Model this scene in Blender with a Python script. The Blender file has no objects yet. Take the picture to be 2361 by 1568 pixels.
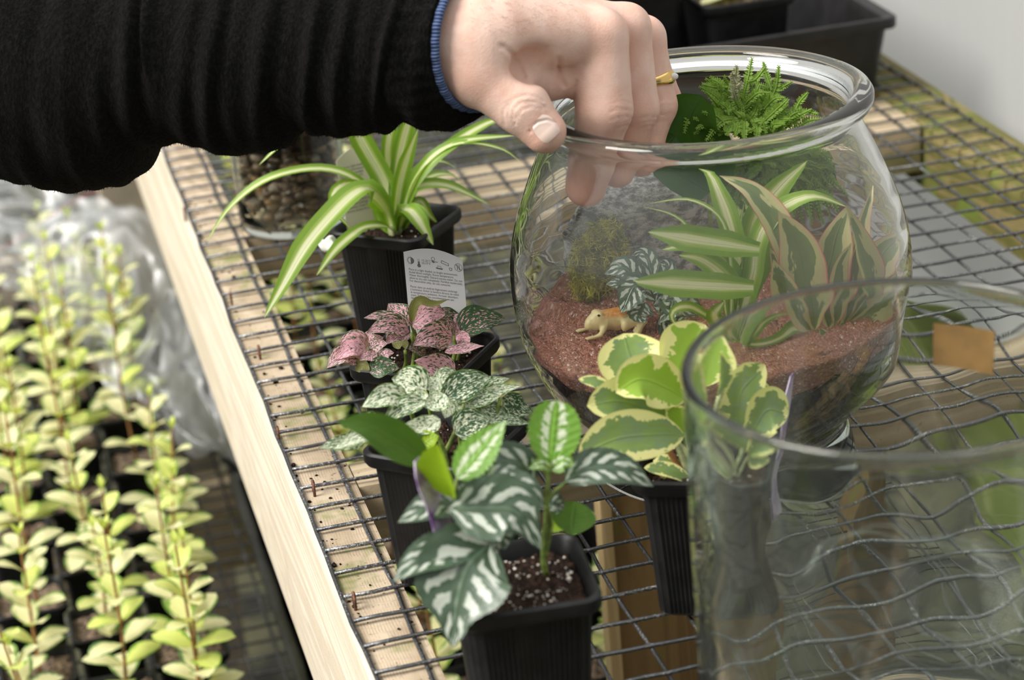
import bpy, math, random
import numpy as np
from mathutils import Vector, Matrix
random.seed(7); RNG = np.random.default_rng(7)
C = bpy.context.collection
S = 0.0254            # everything below is written in inches; one wire-mesh cell is one inch
# ------------------------------------------------------------------ camera
F_PX, YAW, TILT, ROLL = 5349.87, -0.22117, 1.166759, -0.086977
CAM = np.array([-5.0978, -62.5274, 22.1498])
ROT = Matrix.Rotation(YAW, 3, 'Z') @ Matrix.Rotation(TILT, 3, 'X') @ Matrix.Rotation(ROLL, 3, 'Z')
RN = np.array(ROT)
cam = bpy.data.cameras.new('camera'); camo = bpy.data.objects.new('camera', cam); C.objects.link(camo)
camo.matrix_world = Matrix.Translation(Vector(CAM * S)) @ ROT.to_4x4()
cam.sensor_width = 36; cam.lens = F_PX / 2361 * 36; cam.clip_start = 0.05; cam.clip_end = 60
cam.dof.use_dof = True; cam.dof.focus_distance = 48.0 * S; cam.dof.aperture_fstop = 9.5
bpy.context.scene.camera = camo
# ------------------------------------------------------------------ light
sc = bpy.context.scene
sc.view_settings.view_transform = 'Standard'; sc.view_settings.look = 'None'
sc.view_settings.gamma = 1; sc.view_settings.use_curve_mapping = False
sc.view_settings.exposure = 0.45
sc.cycles.max_bounces = 12; sc.cycles.transmission_bounces = 11; sc.cycles.transparent_max_bounces = 10
sc.cycles.diffuse_bounces = 3; sc.cycles.glossy_bounces = 3
world = bpy.data.worlds.new('sky'); sc.world = world; world.use_nodes = True
wn = world.node_tree; wn.nodes.clear()
_o = wn.nodes.new('ShaderNodeOutputWorld'); _b = wn.nodes.new('ShaderNodeBackground')
_g = wn.nodes.new('ShaderNodeTexCoord'); _s = wn.nodes.new('ShaderNodeSeparateXYZ'); _r = wn.nodes.new('ShaderNodeValToRGB')
_m = wn.nodes.new('ShaderNodeMapRange'); _m.inputs[1].default_value = -1; _m.inputs[2].default_value = 1
wn.links.new(_g.outputs['Generated'], _s.inputs[0]); wn.links.new(_s.outputs['Z'], _m.inputs[0]); wn.links.new(_m.outputs[0], _r.inputs[0])

_x2 = wn.nodes.new('ShaderNodeMath'); _x2.operation = 'MULTIPLY'; wn.links.new(_s.outputs['X'], _x2.inputs[0]); wn.links.new(_s.outputs['X'], _x2.inputs[1])
_z2 = wn.nodes.new('ShaderNodeMapRange'); _z2.inputs[1].default_value = .35; _z2.inputs[2].default_value = .9; wn.links.new(_s.outputs['Z'], _z2.inputs[0])
_a = wn.nodes.new('ShaderNodeMath'); _a.operation = 'MAXIMUM'; wn.links.new(_x2.outputs[0], _a.inputs[0]); wn.links.new(_z2.outputs[0], _a.inputs[1])
_k = wn.nodes.new('ShaderNodeMath'); _k.operation = 'MULTIPLY_ADD'; wn.links.new(_a.outputs[0], _k.inputs[0]); _k.inputs[1].default_value = .95; _k.inputs[2].default_value = .37
_mx = wn.nodes.new('ShaderNodeMix'); _mx.data_type = 'RGBA'; _mx.blend_type = 'MULTIPLY'; _mx.inputs[0].default_value = 1.0
wn.links.new(_r.outputs[0], _mx.inputs[6]); wn.links.new(_k.outputs[0], _mx.inputs[7])
wn.links.new(_mx.outputs[2], _b.inputs[0]); wn.links.new(_b.outputs[0], _o.inputs[0])
_e = _r.color_ramp.elements
_e[0].position = 0.40; _e[0].color = (.05, .055, .035, 1)
_e[1].position = 0.95; _e[1].color = (1.0, 1.0, .98, 1)
x = _e.new(.50); x.color = (.16, .17, .13, 1)
x = _e.new(.56); x.color = (.50, .52, .50, 1)
x = _e.new(.72); x.color = (.85, .88, .88, 1)
_b.inputs[1].default_value = .80
def sun(name, direction, strength, angle, color):
    l = bpy.data.lights.new(name, 'SUN'); l.energy = strength; l.angle = math.radians(angle); l.color = color
    o = bpy.data.objects.new(name, l); C.objects.link(o)
    o.rotation_euler = Vector(direction).to_track_quat('-Z', 'Y').to_euler()
sun('daylight', (.85, .12, -.80), 3.6, 32, (1, .965, .90))

# ------------------------------------------------------------------ node helpers
class M:
    def __init__(s, name):
        s.m = bpy.data.materials.new(name); s.m.use_nodes = True; s.t = s.m.node_tree; s.t.nodes.clear()
        s.out = s.t.nodes.new('ShaderNodeOutputMaterial')
    def n(s, typ, ins=None, **kw):
        nd = s.t.nodes.new('ShaderNode' + typ)
        for k, v in kw.items(): setattr(nd, k, v)
        for k, v in (ins or {}).items(): s.set(nd.inputs[k], v)
        return nd
    def set(s, sock, v):
        if isinstance(v, bpy.types.NodeSocket): s.t.links.new(v, sock)
        elif v is not None:
            if sock.type == 'RGBA' and not isinstance(v, (int, float)) and len(v) == 3: v = (*v, 1)
            sock.default_value = v
    def math(s, op, a, b=0.0, c=0.0, clamp=False):
        nd = s.n('Math', {0: a, 1: b, 2: c}, operation=op, use_clamp=clamp); return nd.outputs[0]
    def ss(s, x, a, b):          # smoothstep
        nd = s.n('MapRange', {0: x, 1: a, 2: b, 3: 0.0, 4: 1.0}, interpolation_type='SMOOTHSTEP'); return nd.outputs[0]
    def mix(s, f, a, b, blend='MIX'):
        nd = s.n('Mix', data_type='RGBA', blend_type=blend)
        s.set(nd.inputs[0], f); s.set(nd.inputs[6], a); s.set(nd.inputs[7], b); return nd.outputs[2]
    def noise(s, vec, scale, detail=3, rough=.55, dist=0):
        return s.n('TexNoise', {'Vector': vec, 'Scale': scale, 'Detail': detail, 'Roughness': rough, 'Distortion': dist}).outputs[0]
    def obj(s): return s.n('TexCoord').outputs['Object']
    def uv(s): return s.n('TexCoord').outputs['UV']
    def attr(s, nm): return s.n('Attribute', attribute_name=nm).outputs['Fac']
    def scale(s, vec, v): return s.n('VectorMath', {0: vec, 1: v}, operation='MULTIPLY').outputs[0]
    def bump(s, h, strength=.3, dist=.001, normal=None):
        return s.n('Bump', {'Height': h, 'Strength': strength, 'Distance': dist, 'Normal': normal}).outputs[0]
    def pbr(s, color, rough=.5, metal=0, normal=None, transl=0, spec=.5, tcol=None, **kw):
        p = s.n('BsdfPrincipled', {'Base Color': color, 'Roughness': rough, 'Metallic': metal, 'Normal': normal, 'Specular IOR Level': spec, **kw})
        sh = p.outputs[0]
        if transl:
            t = s.n('BsdfTranslucent', {'Color': tcol if tcol is not None else color, 'Normal': normal})
            sh = s.n('MixShader', {0: transl, 1: sh, 2: t.outputs[0]}).outputs[0]
        s.t.links.new(sh, s.out.inputs[0]); return s.m

def simple(name, col, rough=.5, metal=0, ns=0, nscale=50, var=.0, spec=.5, bump=.0, bscale=200, **kw):
    m = M(name); c = m.obj(); col2 = col
    if var:
        f = m.noise(c, nscale); col2 = m.mix(m.ss(f, .35, .65), tuple(x * (1 - var) for x in col), tuple(min(1, x * (1 + var)) for x in col))
    nr = m.bump(m.noise(c, bscale), bump, .001) if bump else None
    return m.pbr(col2, rough, metal, nr, spec=spec, **kw)

# ---- leaves: uv = (along, across); attribute rnd is one random number per leaf
def leafmat(name, fn, rough=.4, transl=.3, veins=0.0, spec=.45, tboost=1.25):
    m = M(name); s = m.n('SeparateXYZ', {0: m.uv()}); u, v = s.outputs[0], s.outputs[1]
    av = m.math('MULTIPLY', m.math('ABSOLUTE', m.math('SUBTRACT', v, .5)), 2.0)
    rnd = m.attr('rnd')
    vec = m.n('CombineXYZ', {0: u, 1: v, 2: m.math('MULTIPLY', rnd, 37.0)}).outputs[0]
    col = fn(m, u, v, av, rnd, vec)
    mid = m.math('SUBTRACT', 1.0, m.ss(av, 0.0, .07))
    w = m.math('SINE', m.math('MULTIPLY', m.math('SUBTRACT', u, m.math('MULTIPLY', av, .22)), 46.0))
    h = m.math('ADD', m.math('MULTIPLY', mid, -1.2), m.math('MULTIPLY', w, veins))
    h = m.math('ADD', h, m.math('MULTIPLY', m.noise(vec, 14, 2), .5))
    nr = m.bump(h, .35, .0006)
    tc = m.mix(1.0, col, (tboost, tboost * 1.05, .55), 'MULTIPLY')
    return m.pbr(col, rough, 0, nr, transl, spec, tc)
def f_spider(m, u, v, av, r, vec):
    st = m.noise(m.n('CombineXYZ', {0: m.math('MULTIPLY', u, .8), 1: m.math('MULTIPLY', v, 16.0), 2: m.math('MULTIPLY', r, 9.0)}).outputs[0], 1.6, 1)
    a2 = m.math('ADD', av, m.math('MULTIPLY', m.math('SUBTRACT', st, .5), .55))
    g = m.mix(m.noise(vec, 2.5), (.13, .27, .025), (.27, .42, .045))
    return m.mix(m.ss(a2, .20, .34), (.74, .76, .48), m.mix(m.ss(a2, .34, .62), (.40, .52, .12), g))
def f_pep(m, u, v, av, r, vec):
    e = m.math('MAXIMUM', av, m.ss(u, .70, 1.04))
    n = m.noise(m.n('CombineXYZ', {0: m.math('MULTIPLY', u, 1.4), 1: m.math('MULTIPLY', v, .5), 2: m.math('MULTIPLY', r, 31.0)}).outputs[0], 6.5, 3, .6)
    d = m.math('ADD', e, m.math('MULTIPLY', m.math('SUBTRACT', n, .5), 1.5))
    g = m.mix(m.noise(vec, 3.0), (.15, .24, .07), (.27, .39, .10))
    g = m.mix(m.ss(m.noise(vec, 5), .45, .6), g, (.20, .29, .13))
    g = m.mix(m.math('GREATER_THAN', r, .7), g, (.30, .47, .05))  # lit leaves: their brightness is put into the colour as lime green
    c = m.mix(m.ss(d, .69, .72), g, (.80, .77, .33))
    return m.mix(m.math('MULTIPLY', m.ss(av, .91, .95), .9), c, (.74, .73, .28))
def f_tri(m, u, v, av, r, vec):
    e = m.math('MAXIMUM', av, m.ss(u, .78, 1.05))
    n = m.noise(vec, 3.5, 3)
    d = m.math('ADD', e, m.math('MULTIPLY', m.math('SUBTRACT', n, .5), 1.7))
    g = m.mix(m.noise(vec, 4), (.12, .17, .075), (.22, .28, .11))
    c = m.mix(m.ss(d, .40, .47), g, (.52, .50, .26))
    c = m.mix(m.math('MULTIPLY', m.ss(d, .7, 1.0), .4), c, (.62, .35, .30))
    return m.mix(m.ss(e, .93, .965), c, (.58, .16, .15))
def f_splash(base, base2, sp1, sp2, lo, rim):
    def fn(m, u, v, av, r, vec):
        ww = m.n('CombineXYZ', {0: m.math('SUBTRACT', m.math('MULTIPLY', u, 1.2), m.math('MULTIPLY', av, .45)), 1: m.math('MULTIPLY', v, 1.0), 2: m.math('MULTIPLY', r, 19.0)}).outputs[0]
        n = m.n('TexNoise', {'Vector': m.scale(ww, (9, 17, 1)), 'Scale': 1.25, 'Detail': 2.0, 'Roughness': .6, 'Distortion': .5}).outputs[0]
        thr = m.math('ADD', lo, m.math('MULTIPLY', m.math('SUBTRACT', r, .5), -.10))
        thr = m.math('ADD', thr, m.math('MULTIPLY', m.ss(av, .55, 1.0), .07))
        thr = m.math('ADD', thr, m.math('MULTIPLY', m.math('SUBTRACT', 1.0, m.ss(av, 0, .10)), .08))
        d = m.math('SUBTRACT', n, thr)
        g = m.mix(m.noise(vec, 2), base, base2)
        c = m.mix(m.ss(d, -.008, .02), g, m.mix(m.noise(vec, 1.5), sp1, sp2))
        return m.mix(m.ss(av, .93, .98), c, rim)
    return fn
def f_alum(dark, dark2, silver, fq=5.4, th0=-.18, sl=1.5, lo=.14, hi=.66):
    def fn(m, u, v, av, r, vec):
        ph = m.math('SUBTRACT', m.math('MULTIPLY', u, fq), m.math('MULTIPLY', av, sl))
        ph = m.math('ADD', ph, m.math('MULTIPLY', m.noise(vec, 5), .8))
        sw = m.math('SINE', m.math('MULTIPLY', ph, 6.283))
        band = m.math('MULTIPLY', m.ss(av, lo, lo + .08), m.math('SUBTRACT', 1.0, m.ss(m.math('ADD', av, m.math('MULTIPLY', m.math('SUBTRACT', m.noise(vec, 9), .5), .5)), hi, hi + .10)))
        blob = m.math('MULTIPLY', m.ss(m.math('ADD', sw, m.math('MULTIPLY', m.math('SUBTRACT', m.noise(vec, 12), .5), 1.6)), th0, th0 + .4), band)
        g = m.mix(m.noise(vec, 6), dark, dark2)
        c = m.mix(m.math('MULTIPLY', blob, .92), g, silver)
        return m.mix(m.math('MULTIPLY', m.math('SUBTRACT', 1.0, m.ss(av, .0, .05)), .6), c, tuple(x * 1.9 for x in dark2))
    return fn
def f_plain(a, b):
    return lambda m, u, v, av, r, vec: m.mix(m.noise(vec, 3), a, b)
def f_shrub(m, u, v, av, r, vec):
    n = m.noise(vec, 4, 2)
    d = m.math('ADD', av, m.math('MULTIPLY', m.math('SUBTRACT', n, .5), .9))
    cream = m.mix(m.ss(r, .45, .9), (.84, .80, .48), (.66, .72, .20))
    g = m.mix(r, (.12, .24, .08), (.28, .46, .06))
    return m.mix(m.ss(d, .70, .86), cream, g)
MT = {}
MT['spider'] = leafmat('spider_leaf', f_spider, .38, .36)
MT['pep'] = leafmat('cream_edged_leaf', f_pep, .30, .26, .05)
MT['tri'] = leafmat('pink_edged_leaf', f_tri, .33, .2, .05)
MT['pink'] = leafmat('pink_splashed_leaf', f_splash((.035, .075, .03), (.06, .13, .045), (.95, .57, .66), (.84, .38, .48), .445, (.20, .22, .09)), .5, .24, .25, tboost=1.0)
MT['pinkdark'] = leafmat('pink_spotted_leaf', f_splash((.03, .075, .03), (.05, .12, .04), (.92, .52, .60), (.78, .36, .44), .56, (.05, .12, .03)), .45, .16, .25, tboost=1.0)
MT['olive'] = leafmat('olive_leaf', f_plain((.16, .17, .05), (.26, .25, .08)), .5, .2, .1)
MT['white'] = leafmat('white_splashed_leaf', f_splash((.035, .10, .045), (.08, .18, .05), (.90, .92, .74), (.80, .85, .62), .475, (.22, .36, .06)), .45, .2, .25, tboost=1.0)
MT['whitedark'] = leafmat('white_spotted_leaf', f_splash((.03, .085, .04), (.06, .13, .05), (.88, .90, .72), (.78, .83, .60), .545, (.16, .27, .06)), .45, .2, .25, tboost=1.0)
MT['alum'] = leafmat('silver_banded_leaf', f_alum((.035, .070, .040), (.085, .13, .075), (.56, .60, .52)), .33, .12, .45, spec=.6)
MT['alumyoung'] = leafmat('young_silver_leaf', f_alum((.13, .30, .03), (.21, .40, .05), (.74, .80, .62), 4.5, -.95, 1.0, .14, .44), .33, .3, .45, spec=.6)
MT['plain'] = leafmat('plain_green_leaf', f_plain((.055, .13, .012), (.11, .22, .025)), .45, .35, .12)
MT['lime'] = leafmat('lime_leaf', f_plain((.30, .46, .02), (.40, .58, .04)), .45, .45, .2)
MT['deep'] = leafmat('deep_green_leaf', f_plain((.022, .075, .008), (.05, .14, .012)), .38, .3, .1)
MT['shrub'] = leafmat('cream_centred_leaf', f_shrub, .5, .28, .05)
MT['fern'] = leafmat('fern_green', f_plain((.10, .24, .02), (.36, .52, .08)), .5, .35)
MT['fernpale'] = leafmat('fern_pale', f_plain((.36, .38, .22), (.48, .47, .30)), .5, .3)
MT['stem'] = simple('green_stem', (.20, .27, .06), .5, var=.3, nscale=300)
MT['stemred'] = simple('reddish_stem', (.30, .14, .05), .5, var=.3, nscale=300)
MT['stempale'] = simple('pale_stem', (.46, .50, .26), .45, var=.2, nscale=200)

def mat_wire():
    m = M('weathered_galvanised_wire'); c = m.obj()
    n = m.noise(c, 700, 4, .65); b = m.noise(c, 1400, 3)
    f = m.ss(m.math('ADD', n, m.math('MULTIPLY', m.noise(c, 28, 2), .5)), .76, .98)
    col = m.mix(f, (.15, .152, .16), (.52, .52, .52))
    return m.pbr(col, m.math('SUBTRACT', .42, m.math('MULTIPLY', f, .02)), m.math('SUBTRACT', 1.0, m.math('MULTIPLY', f, .3)), m.bump(b, .5, .0006))
MT['wire'] = mat_wire()
def mat_wood(name, a, b, axis=(1, 1, 1), stain=0.0, green=0.0, sc_=1.0, saw=0.0):
    m = M(name); c = m.obj(); v = m.scale(c, axis)
    r = m.n('TexNoise', {'Vector': v, 'Scale': 14.0 * sc_, 'Detail': 3.0, 'Roughness': .55, 'Distortion': 1.2}).outputs[0]
    rings = m.math('SINE', m.math('MULTIPLY', r, 60.0))
    fine = m.noise(m.scale(v, (1, 1, 1)), 420 * sc_, 3)
    f = m.math('ADD', m.math('MULTIPLY', m.ss(rings, -.6, 1.0), .55), m.math('MULTIPLY', fine, .5))
    col = m.mix(f, a, b)
    if saw:   # saw marks across the board and furrows along it
        sp = m.n('SeparateXYZ', {0: c}); w1 = m.math('SINE', m.math('ADD', m.math('MULTIPLY', sp.outputs[0], 4200.0), m.math('MULTIPLY', m.noise(c, 60, 2), 9.0)))
        w2 = m.math('SINE', m.math('ADD', m.math('MULTIPLY', sp.outputs[1], 900.0), m.math('MULTIPLY', m.noise(c, 40, 2), 8.0)))
        k = m.math('MULTIPLY', m.math('MAXIMUM', m.ss(w1, .1, 1.0), m.math('MULTIPLY', m.ss(w2, .5, 1.0), .35)), m.ss(m.noise(c, 120, 3), .35, .6)); col = m.mix(m.math('MULTIPLY', k, saw), col, (.20, .14, .08))
    if stain:
        col = m.mix(m.math('MULTIPLY', m.ss(m.noise(c, 260, 4, .7), .60, .72), stain), col, (.10, .065, .04))
        col = m.mix(m.math('MULTIPLY', m.ss(m.noise(c, 33, 3), .55, .75), stain * .5), col, (.24, .17, .11))
    if green:
        col = m.mix(m.math('MULTIPLY', m.ss(m.noise(c, 16, 4, .7), .52, .66), green), col, (.15, .20, .035))
    return m.pbr(col, .75, 0, m.bump(m.math('ADD', f, m.noise(c, 900)), .25, .0006), spec=.25)
MT['rail'] = mat_wood('sawn_pine', (.58, .48, .36), (.78, .70, .58), (1, .06, 1), stain=.25)
MT['railtop'] = mat_wood('dirty_pine', (.40, .31, .21), (.62, .50, .37), (1, .10, 1), stain=.9, green=.7, saw=.45)
MT['joist'] = mat_wood('pine_joist', (.40, .31, .20), (.58, .47, .33), (.08, 1, 1), stain=.5, green=.5)
MT['post'] = mat_wood('brown_post', (.16, .10, .04), (.25, .16, .07), (1, 1, .08), green=.5)
MT['postpale'] = mat_wood('tan_post', (.50, .36, .18), (.66, .50, .28), (1, 1, .08))
MT['mossrail'] = mat_wood('mossy_rail', (.09, .10, .02), (.26, .20, .09), (1, .25, 1), stain=.6, green=1.0)
MT['pot'] = simple('black_plastic', (.010, .010, .011), .46, var=.35, nscale=60, spec=.3, bump=.10, bscale=900)
MT['tray'] = simple('black_tray_plastic', (.013, .012, .013), .42, var=.3, nscale=60)
def mat_soil():
    m = M('potting_soil'); c = m.obj(); n = m.noise(c, 330, 5, .7)
    vo = m.n('TexVoronoi', {'Vector': c, 'Scale': 520.0}).outputs[0]
    col = m.mix(m.ss(n, .35, .7), (.010, .006, .004), (.075, .038, .024))
    return m.pbr(col, .85, 0, m.bump(m.math('ADD', n, vo), .9, .003), spec=.2)
MT['soil'] = mat_soil()
MT['perlite'] = simple('perlite', (.72, .66, .58), .7, var=.3, nscale=400)
def mat_sand():
    m = M('red_sand'); c = m.obj(); n = m.noise(c, 700, 4, .7); n2 = m.noise(c, 60, 3)
    vo = m.n('TexVoronoi', {'Vector': c, 'Scale': 1100.0}); vd, vc = vo.outputs['Distance'], m.n('SeparateXYZ', {0: vo.outputs['Color']}).outputs[0]
    col = m.mix(vc, (.26, .095, .062), (.62, .30, .215)); col = m.mix(m.math('MULTIPLY', m.ss(n, .45, .65), .5), col, (.46, .19, .13))
    col = m.mix(m.math('GREATER_THAN', vc, .965), col, (.78, .62, .55))
    col = m.mix(m.math('MULTIPLY', m.ss(n2, .58, .7), .7), col, (.10, .04, .03))
    return m.pbr(col, .8, 0, m.bump(m.math('SUBTRACT', m.math('MULTIPLY', n, .8), vd), .7, .0012), spec=.25)
MT['sand'] = mat_sand()
def mat_glass(name, tint, wob=0.0, wsc=30, axis=(1, 1, 1), haze=0.0):
    m = M(name); nr = m.bump(m.noise(m.scale(m.obj(), axis), wsc, 2), wob, .01) if wob else None
    g = m.n('BsdfGlass', {'Color': tint, 'Roughness': 0.0, 'IOR': 1.47, 'Normal': nr})
    if haze:   # milky veil of reflected haze, put into the glass as a pale mix
        c = m.obj(); d = m.n('BsdfDiffuse', {'Color': (.8, .8, .78, 1)}); t = m.n('BsdfTranslucent', {'Color': (.8, .8, .78, 1)}); b = m.n('MixShader', {0: .5, 1: d.outputs[0], 2: t.outputs[0]})
        f = m.math('MULTIPLY', m.math('ADD', .35, m.ss(m.noise(c, 14, 4, .65), .35, .75)), haze)
        g = m.n('MixShader', {0: f, 1: g.outputs[0], 2: b.outputs[0]})
    m.t.links.new(g.outputs[0], m.out.inputs[0]); return m.m
MT['bowlglass'] = mat_glass('clear_bowl_glass', (.985, .99, .985), .005, 30, haze=.018)
MT['jarglass'] = mat_glass('wavy_jar_glass', (.97, .99, .975), .03, 22, haze=.016)
MT['glass3'] = mat_glass('clear_jar_glass', (.97, .98, .96))

# ------------------------------------------------------------------ geometry helpers
UP = np.array([0, 0, 1.0])
def nz(v): v = np.asarray(v, float); return v / (np.linalg.norm(v) + 1e-12)
def ray(px, py): return RN @ np.array([(px - 1180.5) / F_PX, (784 - py) / F_PX, -1.0])
def at(px, py, Y): d = ray(px, py); return CAM + d * (Y - CAM[1]) / d[1]     # the point of the world at that depth
def atz(px, py, z): d = ray(px, py); return CAM + d * (z - CAM[2]) / d[2]
def tag(o, label, cat, group=None, kind=None):
    if label: o['label'] = label
    if cat: o['category'] = cat
    if group: o['group'] = group
    if kind: o['kind'] = kind
    return o
ORG = {}
def thing(name, label, cat, loc=(0, 0, 0), group=None, kind=None, rotz=0):
    o = bpy.data.objects.new(name, None); C.objects.link(o); o.empty_display_size = .01
    o.location = Vector(loc) * S; o.rotation_euler = (0, 0, rotz)
    ORG[o.name] = np.array(loc, float)
    return tag(o, label, cat, group, kind)
class G:
    """collects shapes in inches"""
    def __init__(s): s.v = []; s.f = []; s.uv = []; s.r = []; s.m = []; s.n = 0; s.attrs = {}
    def add(s, v, f, uv=None, rnd=0.0, mi=0):
        v = np.asarray(v, float).reshape(-1, 3); k = s.n
        s.v.append(v); s.f += [tuple(int(a) + k for a in q) for q in f]; s.m += [mi] * len(f)
        s.uv.append(np.asarray(uv, float) if uv is not None else np.zeros((len(v), 2))); s.r.append(np.full(len(v), rnd)); s.n += len(v)
    def build(s, name, mat, parent=None, smooth=True, label=None, loc=None, local=False, kind=None, cat=None, group=None, org=None):
        me = bpy.data.meshes.new(name)
        V = np.concatenate(s.v) if s.v else np.zeros((0, 3))
        if org is None: org = np.zeros(3)
        if parent is not None and parent.name in ORG and not local: org = ORG[parent.name]
        if loc is not None: org = np.asarray(loc, float)
        me.from_pydata(((V - org) * S).tolist(), [], s.f)
        ul = me.uv_layers.new(name='UVMap'); UV = np.concatenate(s.uv) if s.uv else np.zeros((0, 2))
        li = np.zeros(len(me.loops), int); me.loops.foreach_get('vertex_index', li)
        ul.data.foreach_set('uv', UV[li].ravel())
        a = me.attributes.new('rnd', 'FLOAT', 'POINT'); a.data.foreach_set('value', np.concatenate(s.r))
        for k, arr in s.attrs.items():
            a = me.attributes.new(k, 'FLOAT', 'POINT'); a.data.foreach_set('value', arr)
        for m in (mat if isinstance(mat, (list, tuple)) else [mat]): me.materials.append(m)
        me.polygons.foreach_set('material_index', s.m)
        if smooth is True: me.polygons.foreach_set('use_smooth', [True] * len(me.polygons))
        me.update()
        o = bpy.data.objects.new(name, me); C.objects.link(o)
        if parent is not None: o.parent = parent; ORG[o.name] = org
        elif loc is not None: o.location = Vector(org) * S; ORG[o.name] = org
        else: ORG[o.name] = org; o.location = Vector(org) * S
        if label: o['label'] = label
        if kind: o['kind'] = kind
        if cat: o['category'] = cat
        if group: o['group'] = group
        if isinstance(smooth, (int, float)) and smooth is not True and smooth is not False:
            me.polygons.foreach_set('use_smooth', [True] * len(me.polygons)); me.set_sharp_from_angle(angle=math.radians(smooth))
        return o
    # shapes
    def in_bowl(s):
        for V in s.v:
            z = V[:, 2] - BC[2]; d = V[:, :2] - BC[:2]; r = np.linalg.norm(d, axis=1); lim = r_in(z) - .10; k = (r > lim) & (z < 8.3)
            V[k, :2] = BC[:2] + d[k] * (lim[k] / r[k])[:, None]
        return s
    def box(s, a, b, mi=0, bev=0.0):
        (x0, y0, z0), (x1, y1, z1) = a, b
        if bev <= 0:
            v = [(x, y, z) for x in (x0, x1) for y in (y0, y1) for z in (z0, z1)]
            s.add(v, [(0, 1, 3, 2), (4, 6, 7, 5), (0, 4, 5, 1), (2, 3, 7, 6), (0, 2, 6, 4), (1, 5, 7, 3)], mi=mi); return
        import bmesh
        bm = bmesh.new(); bmesh.ops.create_cube(bm, size=1)
        for q in bm.verts: q.co = Vector(((x0 + x1) / 2 + q.co.x * (x1 - x0), (y0 + y1) / 2 + q.co.y * (y1 - y0), (z0 + z1) / 2 + q.co.z * (z1 - z0)))
        bmesh.ops.bevel(bm, geom=bm.edges[:], offset=bev, segments=2, profile=.6, affect='EDGES')
        bm.verts.index_update(); s.add([tuple(q.co) for q in bm.verts], [[w.index for w in f.verts] for f in bm.faces], mi=mi); bm.free()
    def tube(s, pts, r, seg=8, cap=True, rnd=0.0, mi=0):
        pts = np.asarray(pts, float); n = len(pts); r = np.broadcast_to(np.asarray(r, float), (n,))
        t = np.gradient(pts, axis=0) if n > 2 else np.array([pts[1] - pts[0]] * 2)
        t /= np.linalg.norm(t, axis=1)[:, None] + 1e-12
        ref = np.array([0, 0, 1.]) if abs(t[0][2]) < .9 else np.array([1., 0, 0])
        a = nz(np.cross(t[0], ref)); V = []; uv = []
        for i in range(n):
            a = nz(a - t[i] * (a @ t[i])); b = np.cross(t[i], a)
            for k in range(seg):
                th = 2 * math.pi * k / seg; V.append(pts[i] + r[i] * (math.cos(th) * a + math.sin(th) * b)); uv.append((i / (n - 1), k / seg))
        Fc = [(i * seg + k, i * seg + (k + 1) % seg, (i + 1) * seg + (k + 1) % seg, (i + 1) * seg + k) for i in range(n - 1) for k in range(seg)]
        if cap: Fc += [tuple(range(seg))[::-1], tuple((n - 1) * seg + k for k in range(seg))]
        s.add(V, Fc, uv, rnd, mi)
    def lathe(s, prof, c=(0, 0, 0), seg=96, wob=None, mi=0):
        prof = np.asarray(prof, float); th = np.arange(seg) * 2 * math.pi / seg; V = []
        for i, (r, z) in enumerate(prof):
            rr = r * np.ones(seg) + (wob(i, r, z, th) if wob else 0)
            V.append(np.stack([c[0] + rr * np.cos(th), c[1] + rr * np.sin(th), c[2] + z * np.ones(seg)], 1))
        n = len(prof)
        s.add(np.concatenate(V), [(i * seg + k, i * seg + (k + 1) % seg, (i + 1) * seg + (k + 1) % seg, (i + 1) * seg + k) for i in range(n - 1) for k in range(seg)], mi=mi)
    def blob(s, c, r, sub=1, jit=.15, mi=0, rnd=0.0):
        v, f = ICO[sub]; v = v * (1 + jit * (RNG.random((len(v), 1)) - .5) * 2) * np.asarray(r) + np.asarray(c); s.add(v, f, mi=mi, rnd=rnd)
import bmesh
ICO = {}
for k in (1, 2, 3):
    bm = bmesh.new(); bmesh.ops.create_icosphere(bm, subdivisions=k, radius=1.0); bm.verts.index_update()
    ICO[k] = (np.array([tuple(v.co) for v in bm.verts]), [[w.index for w in f.verts] for f in bm.faces]); bm.free()
def catmull(P, n):
    P = np.asarray(P, float)
    if len(P) == 2: t = np.linspace(0, 1, n)[:, None]; return P[0] * (1 - t) + P[1] * t
    Q = np.vstack([2 * P[0] - P[1], P, 2 * P[-1] - P[-2]]); seg = np.linalg.norm(np.diff(P, axis=0), axis=1); cs = np.concatenate([[0], np.cumsum(seg)]); out = []
    for x in np.linspace(0, cs[-1], n):
        i = min(np.searchsorted(cs, x, 'right') - 1, len(P) - 2); t = (x - cs[i]) / (seg[i] + 1e-9)
        a, b, c, d = Q[i:i + 4]; out.append(.5 * (2 * b + (c - a) * t + (2 * a - 5 * b + 4 * c - d) * t * t + (3 * b - 3 * c + d - a) * t ** 3))
    return np.array(out)
PROF = {
 'ovate': lambda u: np.sin(np.pi * np.clip(u, 0, 1) ** .72) ** .78 * (1 - .25 * u ** 6),
 'obov': lambda u: np.sin(np.pi * np.clip(u, 0, 1) ** 1.15) ** .62,
 'round': lambda u: np.sqrt(np.clip(1 - (2 * u - 1) ** 2, 0, 1)) ** .85,
 'strap': lambda u: np.clip(np.minimum(.55 + u * 1.6, 1.0), 0, 1) * np.clip((1 - u) * 3.2, 0, 1) ** .72,
 'lance': lambda u: np.sin(np.pi * np.clip(u, 0, 1) ** .85) ** .9,
 'drip': lambda u: np.interp(u, [0, .05, .15, .3, .45, .58, .68, .76, .82, .9, 1.0], [.05, .42, .8, .98, 1.0, .9, .68, .42, .30, .22, .02]),
}
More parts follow.
